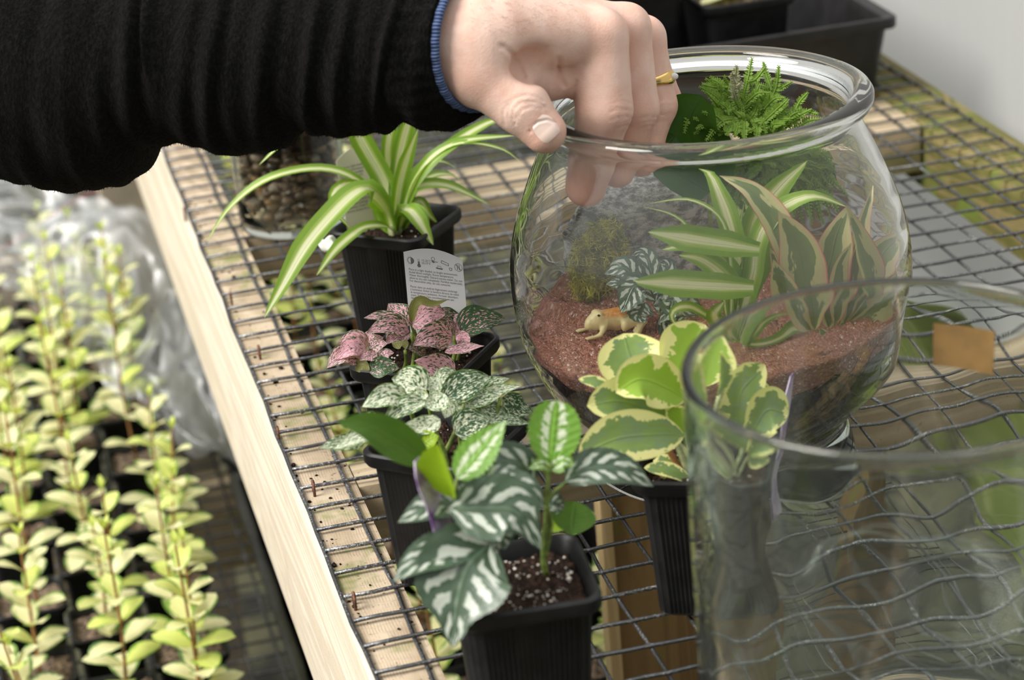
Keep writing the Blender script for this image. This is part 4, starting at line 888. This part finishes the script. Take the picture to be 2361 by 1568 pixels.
# ------------------------------------------------------------------ tall glass vase in front
VC = np.array([7.24, -33.46, .14])
ro, ri = 3.22, 3.08
g = G(); pr_ = [(.001, .10), (2.6, .08), (3.0, .0), (3.16, .05), (ro, .2)] + [(ro, z) for z in np.linspace(.5, 7.7, 40)] + [(ro + .005, 7.78), (ro + .008, 7.83), (ro - .02, 7.88), (3.15, 7.90), (ri + .02, 7.88), (ri - .008, 7.83), (ri - .005, 7.78)] + [(ri, z) for z in np.linspace(7.6, .7, 40)] + [(ri - .1, .5), (2.6, .42), (.001, .40)]
def wob(i, r, z, th):
    if i < 51 or i > 90: return 0
    return .004 * np.sin(th * 7 + z * 1.3) + .0035 * np.sin(th * 13 - z * 2.1 + 1) + .003 * np.sin(th * 3 + z * 4)
g.lathe(pr_, VC, 192, wob)
vase = thing('glass_vase', 'tall clear glass cylinder vase standing empty at the right front', 'vase', VC)
g.build('vase_body', MT['jarglass'], vase)
def oncyl(px, py):
    d = ray(px, py); o = CAM - VC; a = d[0] ** 2 + d[1] ** 2; b = o[0] * d[0] + o[1] * d[1]; c_ = o[0] ** 2 + o[1] ** 2 - (ro + .015) ** 2
    t = (-b + math.sqrt(b * b - a * c_)) / a; p = o + d * t; return math.atan2(p[1], p[0]), p[2]
q = [oncyl(*p) for p in ((2153, 742), (2297, 762), (2293, 862), (2152, 838))]
g = G(); n = 10; V = []
for i in range(n + 1):
    for j in range(n + 1):
        a = i / n; b = j / n; A = (1 - b) * ((1 - a) * np.array(q[0]) + a * np.array(q[1])) + b * ((1 - a) * np.array(q[3]) + a * np.array(q[2]))
        V.append(VC + np.array([(ro + .012) * math.cos(A[0]), (ro + .012) * math.sin(A[0]), A[1]]))
V2 = [VC + (v - VC) * np.array([1.004, 1.004, 1]) for v in V]; N1 = (n + 1) ** 2
F = [(i * (n + 1) + j, (i + 1) * (n + 1) + j, (i + 1) * (n + 1) + j + 1, i * (n + 1) + j + 1) for i in range(n) for j in range(n)]
g.add(V + V2, F + [tuple(k + N1 for k in f)[::-1] for f in F])
g.build('sticker', simple('brown_paper', (.46, .24, .08), .7, var=.12, nscale=90), vase, smooth=False, label='blank brown paper sticker')

# ------------------------------------------------------------------ glass jar of pebbles behind
JC = np.array([2.72, -1.55, .14]); jr = 1.55
g = G(); g.lathe([(.001, .02), (1.3, .0), (1.48, .02), (jr, .12)] + [(jr, z) for z in np.linspace(.4, 6.2, 8)] + [(jr - .05, 6.26), (jr - .1, 6.2)] + [(jr - .1, z) for z in np.linspace(6, .35, 8)] + [(1.3, .22), (.001, .2)], JC, 96)
tag(g.build('glass_jar', MT['glass3'], loc=JC), 'clear glass cylinder jar layered with pebbles and soil behind the spider plant', 'jar')
g = G()
for k in range(430):
    a = random.uniform(0, 6.283); r = 1.27 * (random.random() ** .25); z = .42 + 2.05 * random.random() ; s_ = random.uniform(.10, .22)
    g.blob(JC + (min(r, 1.42 - s_) * math.cos(a), min(r, 1.42 - s_) * math.sin(a), z), (s_, s_ * .8, s_ * .7), 2, .06, rnd=random.random())
m = M('mixed_pebbles'); r = m.attr('rnd'); rp = m.n('ValToRGB', {0: r}); e = rp.color_ramp.elements; e[0].color = (.05, .035, .025, 1); e[1].color = (.30, .26, .22, 1)
for p_, c_ in ((.35, (.12, .075, .04, 1)), (.7, (.20, .13, .07, 1)), (.85, (.30, .16, .05, 1))): x = e.new(p_); x.color = c_
for k in range(len(g.r)): g.r[k] = np.full(len(g.v[k]), random.random())
tag(g.build('pebbles', m.pbr(rp.outputs[0], .4), loc=JC), 'brown and tan pebbles piled in the lower half of the jar', 'pebbles', kind='stuff')
g = G(); g.lathe([(.001, 2.5), (1.40, 2.45), (1.41, 3.0), (1.40, 3.7), (1.2, 3.9), (.6, 4.1), (.001, 4.1)], JC, 64, lambda i, r, z, th: (.015 * np.sin(th * 9 + z * 5) - .02) if r > .5 else 0)
tag(g.build('jar_soil', MT['soil'], loc=JC), 'dark soil lying on the pebbles in the jar', 'soil', kind='stuff')
g = G()
for k in range(260):
    a = random.uniform(3.2, 5.0); z = random.uniform(3.3, 5.2); r = random.uniform(.4, 1.3); p = JC + (r * math.cos(a), r * math.sin(a), z); d = nz(RNG.normal(size=3)) * .14; leaf(g, [p, p + d * .5, p + d], .07, 'ovate', nu=3, nv=2)
tag(g.build('moss_clump', MT['deep'], loc=JC + (0, 0, 3.8)), 'dark green moss growing inside the pebble jar', 'moss')
g = G(); p0 = at(757, 562, -11.6); v, f = ICO[3]; V = v * np.array([.22, .18, .14]); V += .05 * np.sin(V[:, [1, 2, 0]] * 22); g.add(V + p0, f)
tag(g.build('paper_scrap', simple('white_paper', (.85, .85, .85), .6), loc=p0), 'small crumpled white paper scrap wedged beside the spider plant pot', 'paper')

# ------------------------------------------------------------------ black trays and pots at the back
def tray(name, label, x0, x1, y0, y1, z0, h, group=None):
    t = thing(name, label, 'tray', ((x0 + x1) / 2, (y0 + y1) / 2, z0), group)
    cx, cy, hx, hy = (x0 + x1) / 2, (y0 + y1) / 2, (x1 - x0) / 2, (y1 - y0) / 2
    lv = [(-.55, 0), (-.5, .04), (-.22, h - .40), (.0, h - .36), (.02, h - .30), (.02, h - .04), (-.03, h), (-.12, h - .01), (-.30, h - .12), (-.36, h - .3), (-.62, .10)]
    V = []; n = 0
    for d, z in lv:
        P = []
        for k, (sx, sy) in enumerate(((1, 1), (-1, 1), (-1, -1), (1, -1))):
            for i in range(7): a = math.pi / 2 * (k + i / 6); P.append((cx + sx * (hx + d - .35) + .35 * math.cos(a), cy + sy * (hy + d - .35) + .35 * math.sin(a), z0 + z))
        V += P; n = len(P)
    g = G(); g.add(V, [(i * n + k, i * n + (k + 1) % n, (i + 1) * n + (k + 1) % n, (i + 1) * n + k) for i in range(len(lv) - 1) for k in range(n)] + [tuple(range(n))[::-1], tuple((len(lv) - 1) * n + k for k in range(n))])
    g.build('tray_body', MT['tray'], t, smooth=35)
    return t
tray('plant_tray', 'large black plastic tray of pots at the back of the wire mesh', 11.1, 22.15, 1.35, 22.3, .15, 2.35)
def sprig(g, gs, base, h, n=7, w=.72, L=1.30, lean=0.0, seed=0, droop=.0):
    R_ = random.Random(seed); top = base + np.array([R_.uniform(-.3, .3) + lean, R_.uniform(-.3, .3), h]); P = catmull([base, (base + top) / 2 + (R_.uniform(-.15, .15), R_.uniform(-.15, .15), 0), top], 24)
    gs.tube(P, np.linspace(.06, .03, 24), 6)
    for k in range(n):
        i = int(3 + k * 20 / n); a0 = k * 1.57 + R_.uniform(-.7, .7); s_ = (1.05 - .5 * (k / n) ** 2) * R_.uniform(.8, 1.1)
        for q in (0, math.pi):
            a = a0 + q + R_.uniform(-.3, .3); d = np.array([math.cos(a), math.sin(a), .25 + .5 * (k / n) + R_.uniform(-.25, .3)]); p = P[i]
            leaf(g, [p, p + nz(d) * L * s_ * .5 + UP * .05, p + nz(d) * L * s_ - UP * (.12 + droop)], w * s_ * 1.15, 'obov', face=(d[0] * -.3, d[1] * -.3, 1), cup=.15, nu=7, nv=4, rnd=R_.random())
    for q in range(3): a = q * 2.1; leaf(g, [P[-1], P[-1] + (.1 * math.cos(a), .1 * math.sin(a), .22), P[-1] + (.22 * math.cos(a), .22 * math.sin(a), .4)], .2, 'obov', face=(-math.cos(a), -math.sin(a), .5), nu=5, nv=4, rnd=.9)
def cutting(name, c, W, H, seed, h, label, group, stems=1, soilcol='soil'):
    c = np.array(c, float); t = thing(name, label, 'potted plant', c, group)
    g = G(); pot_mesh(g, c, 0, W, H, W * .76, ribs=False); g.build('pot', MT['pot'], t, smooth=38)
    g = G(); soil_mesh(g, c, 0, W / 2 - .17, H - .3, n=12, rough=.06); g.build('soil', MT['lowsoil'], t)
    g, gs = G(), G(); R_ = random.Random(seed)
    for k in range(stems): sprig(g, gs, c + (R_.uniform(-.35, .35), R_.uniform(-.35, .35), H - .3), h * R_.uniform(.6 if k else .95, 1.05), R_.choice((5, 6, 7)), seed=seed * 7 + k, lean=R_.uniform(-.4, .4))
    g.build('foliage', MT['shrub'], t); gs.build('stem', MT['stemred'], t)
    return t
m = M('speckled_soil'); c = m.obj(); MT['lowsoil'] = m.pbr(m.mix(m.ss(m.noise(c, 260, 4, .7), .42, .62), (.03, .018, .012), (.30, .21, .15)), .9, 0, m.bump(m.noise(c, 300), .8, .003))
names = (('front right', 17.75, 3.7), ('front middle', 14.3, 3.7), ('second row left', 14.2, 7.1), ('second row right', 17.8, 7.4))
for k, (lab, x, y) in enumerate(names):
    cutting('potted_seedling', (x, y, .30), 3.0, 3.1 if k != 1 else 3.9, 40 + k, 1.6, f'black square pot with low seedling, {lab} in the large black tray', 'pots in the large black tray', 2)
g = G(); v, f = ICO[2]
p = (16.15, 2.55, 1.0)
for k in range(9): g.blob(np.array(p) + RNG.normal(size=3) * (.2, .15, .35), (.12, .1, .16), 2, .3)
tag(g.build('bark_chips', simple('bark_chip', (.30, .15, .07), .8, var=.5, nscale=200), loc=p), 'brown bark chips lying between pots in the black tray', 'bark', kind='stuff')

# ------------------------------------------------------------------ cuttings on the low bench
ordn = ('nearest', 'second', 'third', 'fourth', 'fifth', 'sixth', 'seventh', 'eighth')
protos = [cutting('potted_cutting', (0, 0, 0), 2.3, 2.8, 3 + k, 4.6 + .5 * k, None, 'cream-leaved cuttings on the low bench', 1 + k % 2) for k in range(5)]
used = set()
def place(k, loc, rot, label, group):
    p = protos[k]
    if k in used:
        r = p.copy(); C.objects.link(r)
        for ch in list(p.children):
            c_ = ch.copy(); C.objects.link(c_); c_.parent = r
    else: r = p; used.add(k)
    r.location = Vector(loc) * S; r.rotation_euler = (0, 0, rot); r['label'] = label; r['group'] = group; return r
cols = (('column beside the bare mesh strip', -1.95, 8.9 - 13.8, 8), ('middle column', -4.25, 6.75 - 9.2, 8), ('leftmost column', -6.45, 4.6 - 9.2, 8))
kk = 0
for cn, x, y0, n in cols:
    for i in range(n):
        kk += 1; place((kk * 3 + i) % 5, (x + random.uniform(-.06, .06), y0 + 4.6 * i, -15.9), random.choice((0, 1.5708, 3.1416, 4.7124)) + random.uniform(-.04, .04), f'cream-leaved cutting, {ordn[i]} pot in the {cn}', 'cream-leaved cuttings on the low bench')
tray('plant_tray', 'shallow black tray along the low bench, its rim beside the bare mesh strip', .85, 11.9, -10.6, 10.6, -15.9, 2.9, 'black trays under the pine bench')
tray('plant_tray', 'black tray far under the pine bench, seen through the wire mesh', .85, 11.9, 12.0, 33.5, -15.9, 2.9, 'black trays under the pine bench')
sp_ = [(2.5 + 2.35 * a, -8.5 + 4.6 * b + (2.3 if a % 2 else 0)) for b in range(4) for a in range(4)] + [(2.6 + 2.35 * a, 14 + 4.6 * b + (2.3 if a % 2 else 0)) for b in range(4) for a in range(4)]
for i, (x, y) in enumerate(sp_):
    if y < -8: continue
    place(i * 2 % 5, (x, y, -15.7), random.choice((0, 1.5708, 3.1416)), 'cream-leaved cutting in a tray beneath the wire mesh', 'cuttings in trays under the bench')

# clear plastic bag
from mathutils import noise as mnoise
g = G(); nu, nv = 90, 60; V = []
top = catmull([atz(-90, 425, -8.4), atz(240, 440, -7.8), atz(430, 600, -8.4), atz(600, 1090, -10.5)], nu + 1); bot = catmull([atz(-90, 640, -10.2), atz(130, 745, -10.0), atz(250, 880, -10.4), atz(545, 1088, -12.0)], nu + 1)
for i in range(nu + 1):
    for j in range(nv + 1):
        a = j / nv; p = top[i] * (1 - a) + bot[i] * a; u, w = i / nu * 6, a * 3
        q_ = Vector((u * .9, w * .8, 3.1)); f1 = mnoise.noise(q_); f2 = mnoise.noise(q_ * 2.3 + Vector((5, 1, 2))); f3 = mnoise.noise(q_ * 5.1)
        p = p + UP * (1.3 * f1 + 1.0 * (.35 - abs(f2)) + .12 * (.3 - abs(f3)) - .2); V.append(p)
g.add(V, [(i * (nv + 1) + j, (i + 1) * (nv + 1) + j, (i + 1) * (nv + 1) + j + 1, i * (nv + 1) + j + 1) for i in range(nu) for j in range(nv)])
m = M('thin_clear_plastic'); t_ = m.n('BsdfTransparent', {'Color': (.93, .94, .95, 1)}); d_ = m.n('BsdfDiffuse', {'Color': (.50, .52, .55, 1)}); tl_ = m.n('BsdfTranslucent', {'Color': (.60, .62, .64, 1)}); gl_ = m.n('BsdfGlossy', {'Color': (1, 1, 1, 1), 'Roughness': .45})
f_ = m.n('Fresnel', {'IOR': 1.5}).outputs[0]; n_ = m.noise(m.obj(), 22, 4, .6)
a_ = m.n('MixShader', {0: .5, 1: d_.outputs[0], 2: tl_.outputs[0]}).outputs[0]
b_ = m.n('MixShader', {0: m.math('ADD', .07, m.math('MULTIPLY', m.ss(n_, .42, .75), .26)), 1: t_.outputs[0], 2: a_}).outputs[0]
c_ = m.n('MixShader', {0: m.math('MULTIPLY', f_, .22, clamp=True), 1: b_, 2: gl_.outputs[0]}).outputs[0]
m.t.links.new(c_, m.out.inputs[0])
bag = thing('plastic_bag', 'crumpled clear plastic bag lying over the small plants left of the pine rail', 'plastic bag', atz(300, 800, -11))
g.build('plastic_sheet', m.m, bag)
g = G(); g.tube(catmull([atz(-60, 610, -11), atz(60, 540, -10.6), atz(160, 470, -10.2), atz(250, 425, -9.8)], 20), .04, 5); g.build('red_seal_strip', simple('red_strip', (.45, .10, .10), .5), bag)
# ------------------------------------------------------------------ the person: hand, sleeve, ring
person = thing('person', 'hand and forearm in a black fleece sleeve reaching into the glass bowl', 'person', at(700, 150, -18.5))
A = lambda x, y, Y: at(x, y, Y)
wr = [(A(860, 75, -19.4), A(1090, 92, -20.45), 1.18, 1.20), (A(1090, 92, -20.45), A(1190, 78, -20.4), 1.20, .86)]
mc_ = [(A(1150, 75, -20.8), A(1384, 84, -20.55), .80, .50), (A(1160, 55, -20.2), A(1442, 66, -19.85), .80, .48), (A(1170, 60, -19.7), A(1483, 88, -19.15), .75, .43), (A(1170, 90, -19.3), A(1492, 125, -18.6), .72, .38),
       (A(1150, 110, -20.1), A(1330, 140, -19.8), .72, .42), (A(1200, 125, -20.3), A(1262, 185, -20.55), .50, .36), (A(1262, 185, -20.5), A(1350, 175, -20.5), .36, .42)]
th_ = [(A(1110, 100, -20.9), A(1108, 168, -21.15), .72, .60), (A(1108, 168, -21.15), A(1200, 243, -21.55), .60, .53), (A(1200, 243, -21.55), A(1255, 303, -21.8), .51, .42), (A(1150, 130, -20.6), A(1235, 175, -20.7), .48, .30)]
fg = [[(A(1380, 86, -20.55), A(1393, 252, -20.85), .57, .56), (A(1393, 252, -20.85), A(1368, 375, -20.6), .53, .43), (A(1368, 375, -20.6), A(1354, 432, -20.5), .43, .40)],
      [(A(1442, 66, -19.85), A(1466, 250, -20.15), .49, .46), (A(1466, 250, -20.15), A(1440, 350, -20.1), .45, .38), (A(1440, 350, -20.1), A(1425, 395, -20.1), .38, .34)],
      [(A(1483, 88, -19.15), A(1513, 243, -19.45), .44, .42), (A(1513, 243, -19.45), A(1490, 330, -19.6), .41, .35), (A(1490, 330, -19.6), A(1478, 370, -19.7), .35, .31)],
      [(A(1492, 125, -18.6), A(1530, 232, -18.75), .39, .37), (A(1530, 232, -18.75), A(1512, 300, -18.95), .35, .30), (A(1512, 300, -18.95), A(1500, 335, -19.1), .30, .27)]]
def topx(p): q = (p - CAM) @ RN; return np.stack([1180.5 - F_PX * q[:, 0] / q[:, 2], 784 + F_PX * q[:, 1] / q[:, 2]], 1)
k_ = lambda *a: np.array([(850 + x / 2.951, y / 2.951) for x, y in a])
CR = [(k_((950, 800), (955, 730), (1000, 670), (1060, 648), (1130, 655), (1185, 690)), -21.9, .020, 2.6), (k_((975, 815), (985, 750), (1035, 700), (1100, 690), (1165, 705), (1205, 735)), -21.9, .022, 2.6), (k_((990, 850), (1005, 790), (1050, 745), (1110, 725), (1180, 740)), -21.9, .018, 2.6), (k_((925, 850), (918, 770), (945, 700), (985, 655)), -21.9, .014, 2.6),
      (k_((1095, 905), (1110, 865), (1150, 830), (1215, 815), (1270, 835), (1300, 870)), -22.0, .026, 2.6),
      (k_((1640, 765), (1700, 742), (1790, 755)), -21.3, .016, 2.2), (k_((1650, 815), (1735, 790), (1798, 805)), -21.3, .018, 2.2), (k_((1690, 872), (1750, 852), (1798, 866)), -21.3, .016, 2.2), (k_((1660, 700), (1730, 690), (1780, 705)), -21.3, .010, 2.2),
      (k_((1850, 803), (1905, 790), (1962, 800)), -20.5, .016, 2.2), (k_((1865, 835), (1920, 825), (1965, 832)), -20.5, .014, 2.2), (k_((1862, 868), (1910, 855), (1965, 862)), -20.5, .012, 2.2),
      (k_((1975, 690), (2020, 674), (2068, 680)), -19.8, .014, 2.2), (k_((1980, 725), (2030, 712), (2072, 716)), -19.8, .014, 2.2), (k_((1985, 785), (2035, 775), (2080, 780)), -19.8, .014, 2.2),
      (k_((850, 300), (920, 318), (975, 365), (1015, 430), (1055, 520)), -21.2, .040, 5.5), (k_((1295, 400), (1290, 460), (1305, 530), (1330, 580)), -21.0, .045, 5.0), (k_((1210, 320), (1180, 400), (1150, 450)), -21.0, .018, 4.0), (k_((1415, 560), (1400, 610), (1402, 680)), -21.0, .030, 4.0)]
def crease(p):
    q = topx(p); out = np.zeros(len(p)); lo_, hi_ = np.array([1150, 90]), np.array([1570, 310]); m_ = (q > lo_).all(1) & (q < hi_).all(1)
    if not m_.any(): return out
    q = q[m_]; pp = p[m_]; o = np.zeros(len(q))
    for P_, Yc, dp, w_ in CR:
        dd = np.full(len(q), 1e9)
        for a, b in zip(P_[:-1], P_[1:]):
            ba = b - a; t = np.clip(((q - a) @ ba) / (ba @ ba), 0, 1); dd = np.minimum(dd, np.linalg.norm(q - a - t[:, None] * ba, axis=1))
        o = o + .85 * dp * (np.exp(-(dd / w_) ** 2) - .22 * np.exp(-((dd - 2.1 * w_) / w_) ** 2)) * np.exp(-((pp[:, 1] - Yc) / .9) ** 4)
    out[m_] = o; return out
def hand_sdf(p):
    d = sd_cone(p, *wr[0])
    for q in wr[1:]: d = smin(d, sd_cone(p, *q), .3)
    for q in mc_: d = smin(d, sd_cone(p, *q), .22)
    t = sd_cone(p, *th_[0])
    for q in th_[1:3]: t = smin(t, sd_cone(p, *q), .14)
    t = smin(t, sd_cone(p, *th_[3]), .3)
    IP = th_[2][0]; ax = nz(th_[2][1] - th_[1][0]); s_ = (p - IP) @ ax; r = np.linalg.norm(p - IP, axis=1); dorsal = np.clip((p - IP) @ nz((-.3, -.7, .8)) * 3, 0, 1)
    t = t + .000 * np.cos(s_ * 55 + 6 * ((p - IP) @ nz((-.6, 0, -.6))) ** 2) * np.exp(-(s_ / .22) ** 2) * dorsal * np.exp(-(((p - IP) @ nz((-.6, 0, -.6))) / .35) ** 2)
    d = smin(d, t, .28)
    pit = .36 - np.linalg.norm((p - A(1222, 150, -21.45)) * np.array([.9, .9, 1.1]), axis=1); d = -smin(-d, -pit, .30)
    f = None
    for ch in fg:
        c = sd_cone(p, *ch[0])
        for q in ch[1:]: c = smin(c, sd_cone(p, *q), .10)
        J = ch[0][1]; a = nz(ch[1][1] - ch[0][0]); s_ = (p - J) @ a; out = np.clip((p - J) @ nz((0, -1, .2)) * 3, 0, 1)
        c = c + .000 * np.cos(s_ * 40) * np.exp(-(s_ / .16) ** 2) * out
        K = ch[0][0]; kn = np.linalg.norm(p - K - np.array([0, -.12, .22]), axis=1); c = c - .045 * np.exp(-(kn / .22) ** 2)
        f = c if f is None else smin(f, c, .045)
    return smin(d, f, .16) + crease(p)
P = np.array([q for L_ in (wr[1:], mc_, th_, *fg) for r in L_ for q in r[:2]])
V, F = surface_net(hand_sdf, np.array([A(930, 80, -20)[0], P[:, 1].min() - .8, P[:, 2].min() - .7]), P.max(0) + .9, .046)
g = G(); g.add(V, F); red = np.zeros(len(V))
for J, r_, a_ in [(ch[0][0], .5, .5) for ch in fg] + [(ch[0][1], .5, .6) for ch in fg] + [(th_[2][1], .42, .9), (th_[2][0], .4, .4), (th_[1][0], .5, .6)] + [(ch[-1][1], .8, .8) for ch in fg]:
    red = np.maximum(red, a_ * np.exp(-(np.linalg.norm(V - J, axis=1) / r_) ** 2))
g.attrs['red'] = red
m = M('pale_skin'); c = m.obj(); n1 = m.noise(c, 55, 3); cr = m.n('TexVoronoi', {'Vector': m.scale(c, (1, 1, 1)), 'Scale': 900.0, 'Distance': 'CHEBYCHEV'} if False else {'Vector': c, 'Scale': 900.0}).outputs[0]
base = m.mix(m.ss(n1, .35, .65), (.74, .47, .375), (.82, .58, .485))
base = m.mix(m.math('MULTIPLY', m.attr('red'), .8), base, (.68, .32, .25))
p = m.n('BsdfPrincipled', {'Base Color': base, 'Roughness': .48, 'Specular IOR Level': .35, 'Subsurface Weight': .12, 'Subsurface Radius': (.010, .004, .002), 'Subsurface Scale': .25, 'Normal': m.bump(m.math('ADD', cr, m.math('MULTIPLY', m.noise(c, 260, 4), 1.2)), .11, .0007)})
m.t.links.new(p.outputs[0], m.out.inputs[0]); MT['skin'] = m.m
hand = g.build('hand', MT['skin'], person)
# thumbnail
tp, ax = th_[2][1], nz(th_[2][1] - th_[2][0]); nn = nz(np.array([-.22, -.84, .56])); nn = nz(nn - ax * (nn @ ax)); sd = np.cross(ax, nn); V = []; n = 22
for i in range(n + 1):
    for j in range(n + 1):
        a, b = i / n * 2 - 1, j / n * 2 - 1; b2 = b * math.sqrt(max(.02, 1 - .75 * max(0, -a) ** 2.6 - .55 * max(0, a) ** 4)); q = tp - ax * .03 + ax * a * .235 + sd * b2 * .22
        lo_, hi_ = -.6, .9
        for _ in range(22):
            mid = (lo_ + hi_) / 2
            if hand_sdf((q + nn * mid)[None])[0] < 0: lo_ = mid
            else: hi_ = mid
        V.append(q + nn * (lo_ + .012 + .012 * (1 - b * b)))
g = G(); g.add(V, [(i * (n + 1) + j, (i + 1) * (n + 1) + j, (i + 1) * (n + 1) + j + 1, i * (n + 1) + j + 1) for i in range(n) for j in range(n)])
g.build('thumbnail', simple('fingernail', (.86, .66, .58), .22), person, label='short thumbnail')
# fine hairs at the wrist
g = G()
for k in range(110):
    px, py = random.uniform(1075, 1330), random.uniform(2, 75); d_ = ray(px, py); lo_, hi_ = 35.0, 52.0; tt = np.linspace(.97, 1.06, 120) * (-20.4 - CAM[1]) / d_[1]
    h = hand_sdf(CAM + tt[:, None] * d_); i = np.argmax(h < .005)
    if h[i] >= .005: continue
    p = CAM + tt[i] * d_; dr = nz(np.array([.6, -.25, -.35]) + RNG.normal(size=3) * .22); L = random.uniform(.08, .18)
    g.tube([p, p + dr * L * .5 + np.array([0, -.03, .03]), p + dr * L], [.0017, .0015, .0006], 3, False)
g.build('arm_hair', simple('brown_hair', (.12, .07, .04), .6), person, kind='stuff')
# ring on the third finger
a, b = fg[2][0][0], fg[2][0][1]; rcn = a + (b - a) * .62; ax = nz(b - a); u_ = nz(np.cross(ax, UP)); v_ = np.cross(ax, u_); rr = .445; V = []; n, mseg = 64, 10
if v_ @ np.array([0, -1, 0]) < 0: pass
fr_ = nz(np.array([.75, -.65, .1]) - ax * (ax @ np.array([.75, -.65, .1])))
for i in range(n):
    t = 2 * math.pi * i / n; d = u_ * math.cos(t) + v_ * math.sin(t); wd = .085 + .05 * max(0, d @ fr_) ** 4; tk = .03 + .03 * max(0, d @ fr_) ** 6
    for j in range(mseg): q = 2 * math.pi * j / mseg; V.append(rcn + d * (rr + tk * math.cos(q)) + ax * wd * math.sin(q))
g = G(); g.add(V, [(i * mseg + j, ((i + 1) % n) * mseg + j, ((i + 1) % n) * mseg + (j + 1) % mseg, i * mseg + (j + 1) % mseg) for i in range(n) for j in range(mseg)])
rg = g.build('ring', simple('gold', (.80, .55, .20), .18, 1.0), person, label='gold ring')
g = G(); g.blob(rcn + fr_ * (rr + .055), (.10, .06, .075), 3, 0); g.build('ring_stone', simple('pale_stone', (.75, .72, .68), .2), rg, label='pale oval stone')
# sleeve
bt = [(-120, 385), (-60, 395), (0, 404), (60, 425), (130, 437), (200, 436), (260, 422), (298, 398), (316, 368), (325, 342), (350, 323), (400, 322), (450, 336), (520, 352), (580, 353), (640, 335), (680, 305), (702, 297), (740, 308), (830, 313), (880, 301), (918, 279), (935, 289), (963, 306), (992, 301), (1014, 286), (1030, 266)]
ns, nt = 240, 128; XS = np.linspace(-120, 1030, ns); V = []
ridges = [(-40, 40, .10), (110, 40, .08), (232, 28, .10), (372, 30, .20), (470, 22, .06), (527, 22, .14), (640, 30, .16), (738, 22, .14), (805, 22, .12), (897, 13, .17)]
Cc = lambda x: at(x, 158 - .048 * x, -16.2 - 4.35 * (x / 1070))
axs = nz(Cc(1030) - Cc(0)); dn = nz(-UP - axs * (-UP @ axs)); fr_ = np.cross(dn, axs); 
if fr_[1] > 0: fr_ = -fr_
for i, x in enumerate(XS):
    c = Cc(x); sc_ = F_PX / np.linalg.norm(c - CAM); rb = (np.interp(x, [p[0] for p in bt], [p[1] for p in bt]) - (158 - .048 * x)) / sc_
    rt = np.interp(x, [-120, 300, 900, 1030], [2.7, 2.3, 1.75, 1.6])
    for j in range(nt):
        t = 2 * math.pi * j / nt; cd = math.cos(t); wgt = (.5 + .5 * cd) ** 2.2; r = rt * (1 - wgt) + rb * wgt
        front = math.sin(t)                       # +1 faces the camera
        xx = x - 26 * (1 - cd) * (1 if x > 420 else .2) + 18 * math.sin(t * 2)
        h = sum(a * math.exp(-((xx - q) / (w * (1.0 if xx < q else .55))) ** 2) for q, w, a in ridges) * (1 - wgt * .85)
        h += .03 * math.sin(x * .05 + t * 3) + .02 * math.sin(x * .11 - t * 5)
        if x > 915: h += .018 * math.sin(t * 34) * min(1, (x - 915) / 40)
        V.append(c + (dn * cd + fr_ * front * .92) * (r + h) + axs * .62 * (1 - front) * max(0, (x - 915) / 115))
g = G(); g.add(V, [(i * nt + j, i * nt + (j + 1) % nt, (i + 1) * nt + (j + 1) % nt, (i + 1) * nt + j) for i in range(ns - 1) for j in range(nt)])
last = np.array(V[-nt:]); cc = last.mean(0); k0 = g.n    # the hem turns in
rin = [cc + (q - cc) * .93 + axs * .03 for q in last]; rin2 = [cc + (q - cc) * .86 - axs * .4 for q in last]
g.add(list(last) + rin + rin2, [(i * nt + j, i * nt + (j + 1) % nt, (i + 1) * nt + (j + 1) % nt, (i + 1) * nt + j) for i in range(2) for j in range(nt)])
m = M('black_fleece'); c = m.obj(); n1 = m.noise(m.scale(c, (1, 1, .45)), 650, 4, .7)
MT['fleece'] = m.pbr(m.mix(m.ss(n1, .4, .7), (.003, .003, .003), (.010, .0095, .0095)), .95, 0, m.bump(n1, .9, .003), spec=.08, **{'Sheen Weight': .06, 'Sheen Roughness': .5, 'Sheen Tint': (.35, .33, .33, 1)})
sl_ = g.build('sleeve', MT['fleece'], person, label='black fleece sleeve')
# short fuzz along the sleeve
g = G(); VV = np.array(V).reshape(ns, nt, 3)
for k in range(15000):
    i, j = RNG.integers(1, ns - 1), RNG.integers(0, nt); t = 2 * math.pi * j / nt
    if math.sin(t) < -.35: continue
    p = VV[i, j]; nrm_ = nz(p - Cc(XS[i])); d = nz(nrm_ + RNG.normal(size=3) * .45) * random.uniform(.03, .065); s_ = nz(np.cross(d, RNG.normal(size=3))) * .006
    p = p + (VV[i, (j + 1) % nt] - p) * random.random() + (VV[i + 1, j] - VV[i, j]) * random.random()
    g.add([p - s_, p + s_, p + d], [(0, 1, 2)])
g.build('fuzz', MT['fleece'], sl_, kind='stuff')
# blue shirt cuff
m = M('blue_ribbed_knit'); sx = m.n('SeparateXYZ', {0: m.uv()}).outputs[1]; rb = m.math('SINE', m.math('MULTIPLY', sx, 900.0))
MT['cuff'] = m.pbr(m.mix(m.ss(rb, -.6, .6), (.05, .07, .16), (.14, .20, .38)), .85, 0, m.bump(rb, .5, .0008), spec=.2)
g = G(); prf = [(.90, -.4), (.955, .02), (.955, .10), (.925, .15), (.885, .12), (.87, -.1)]; V = []; uv = []
for a_, b_ in prf:
    for j in range(nt + 1): V.append(cc + (last[j % nt] - cc) * a_ + axs * b_); uv.append((a_, j / nt))
q = nt + 1; g.add(V, [(i * q + j, i * q + j + 1, (i + 1) * q + j + 1, (i + 1) * q + j) for i in range(len(prf) - 1) for j in range(nt)], uv)
g.build('shirt_cuff', MT['cuff'], person, label='blue ribbed shirt cuff')
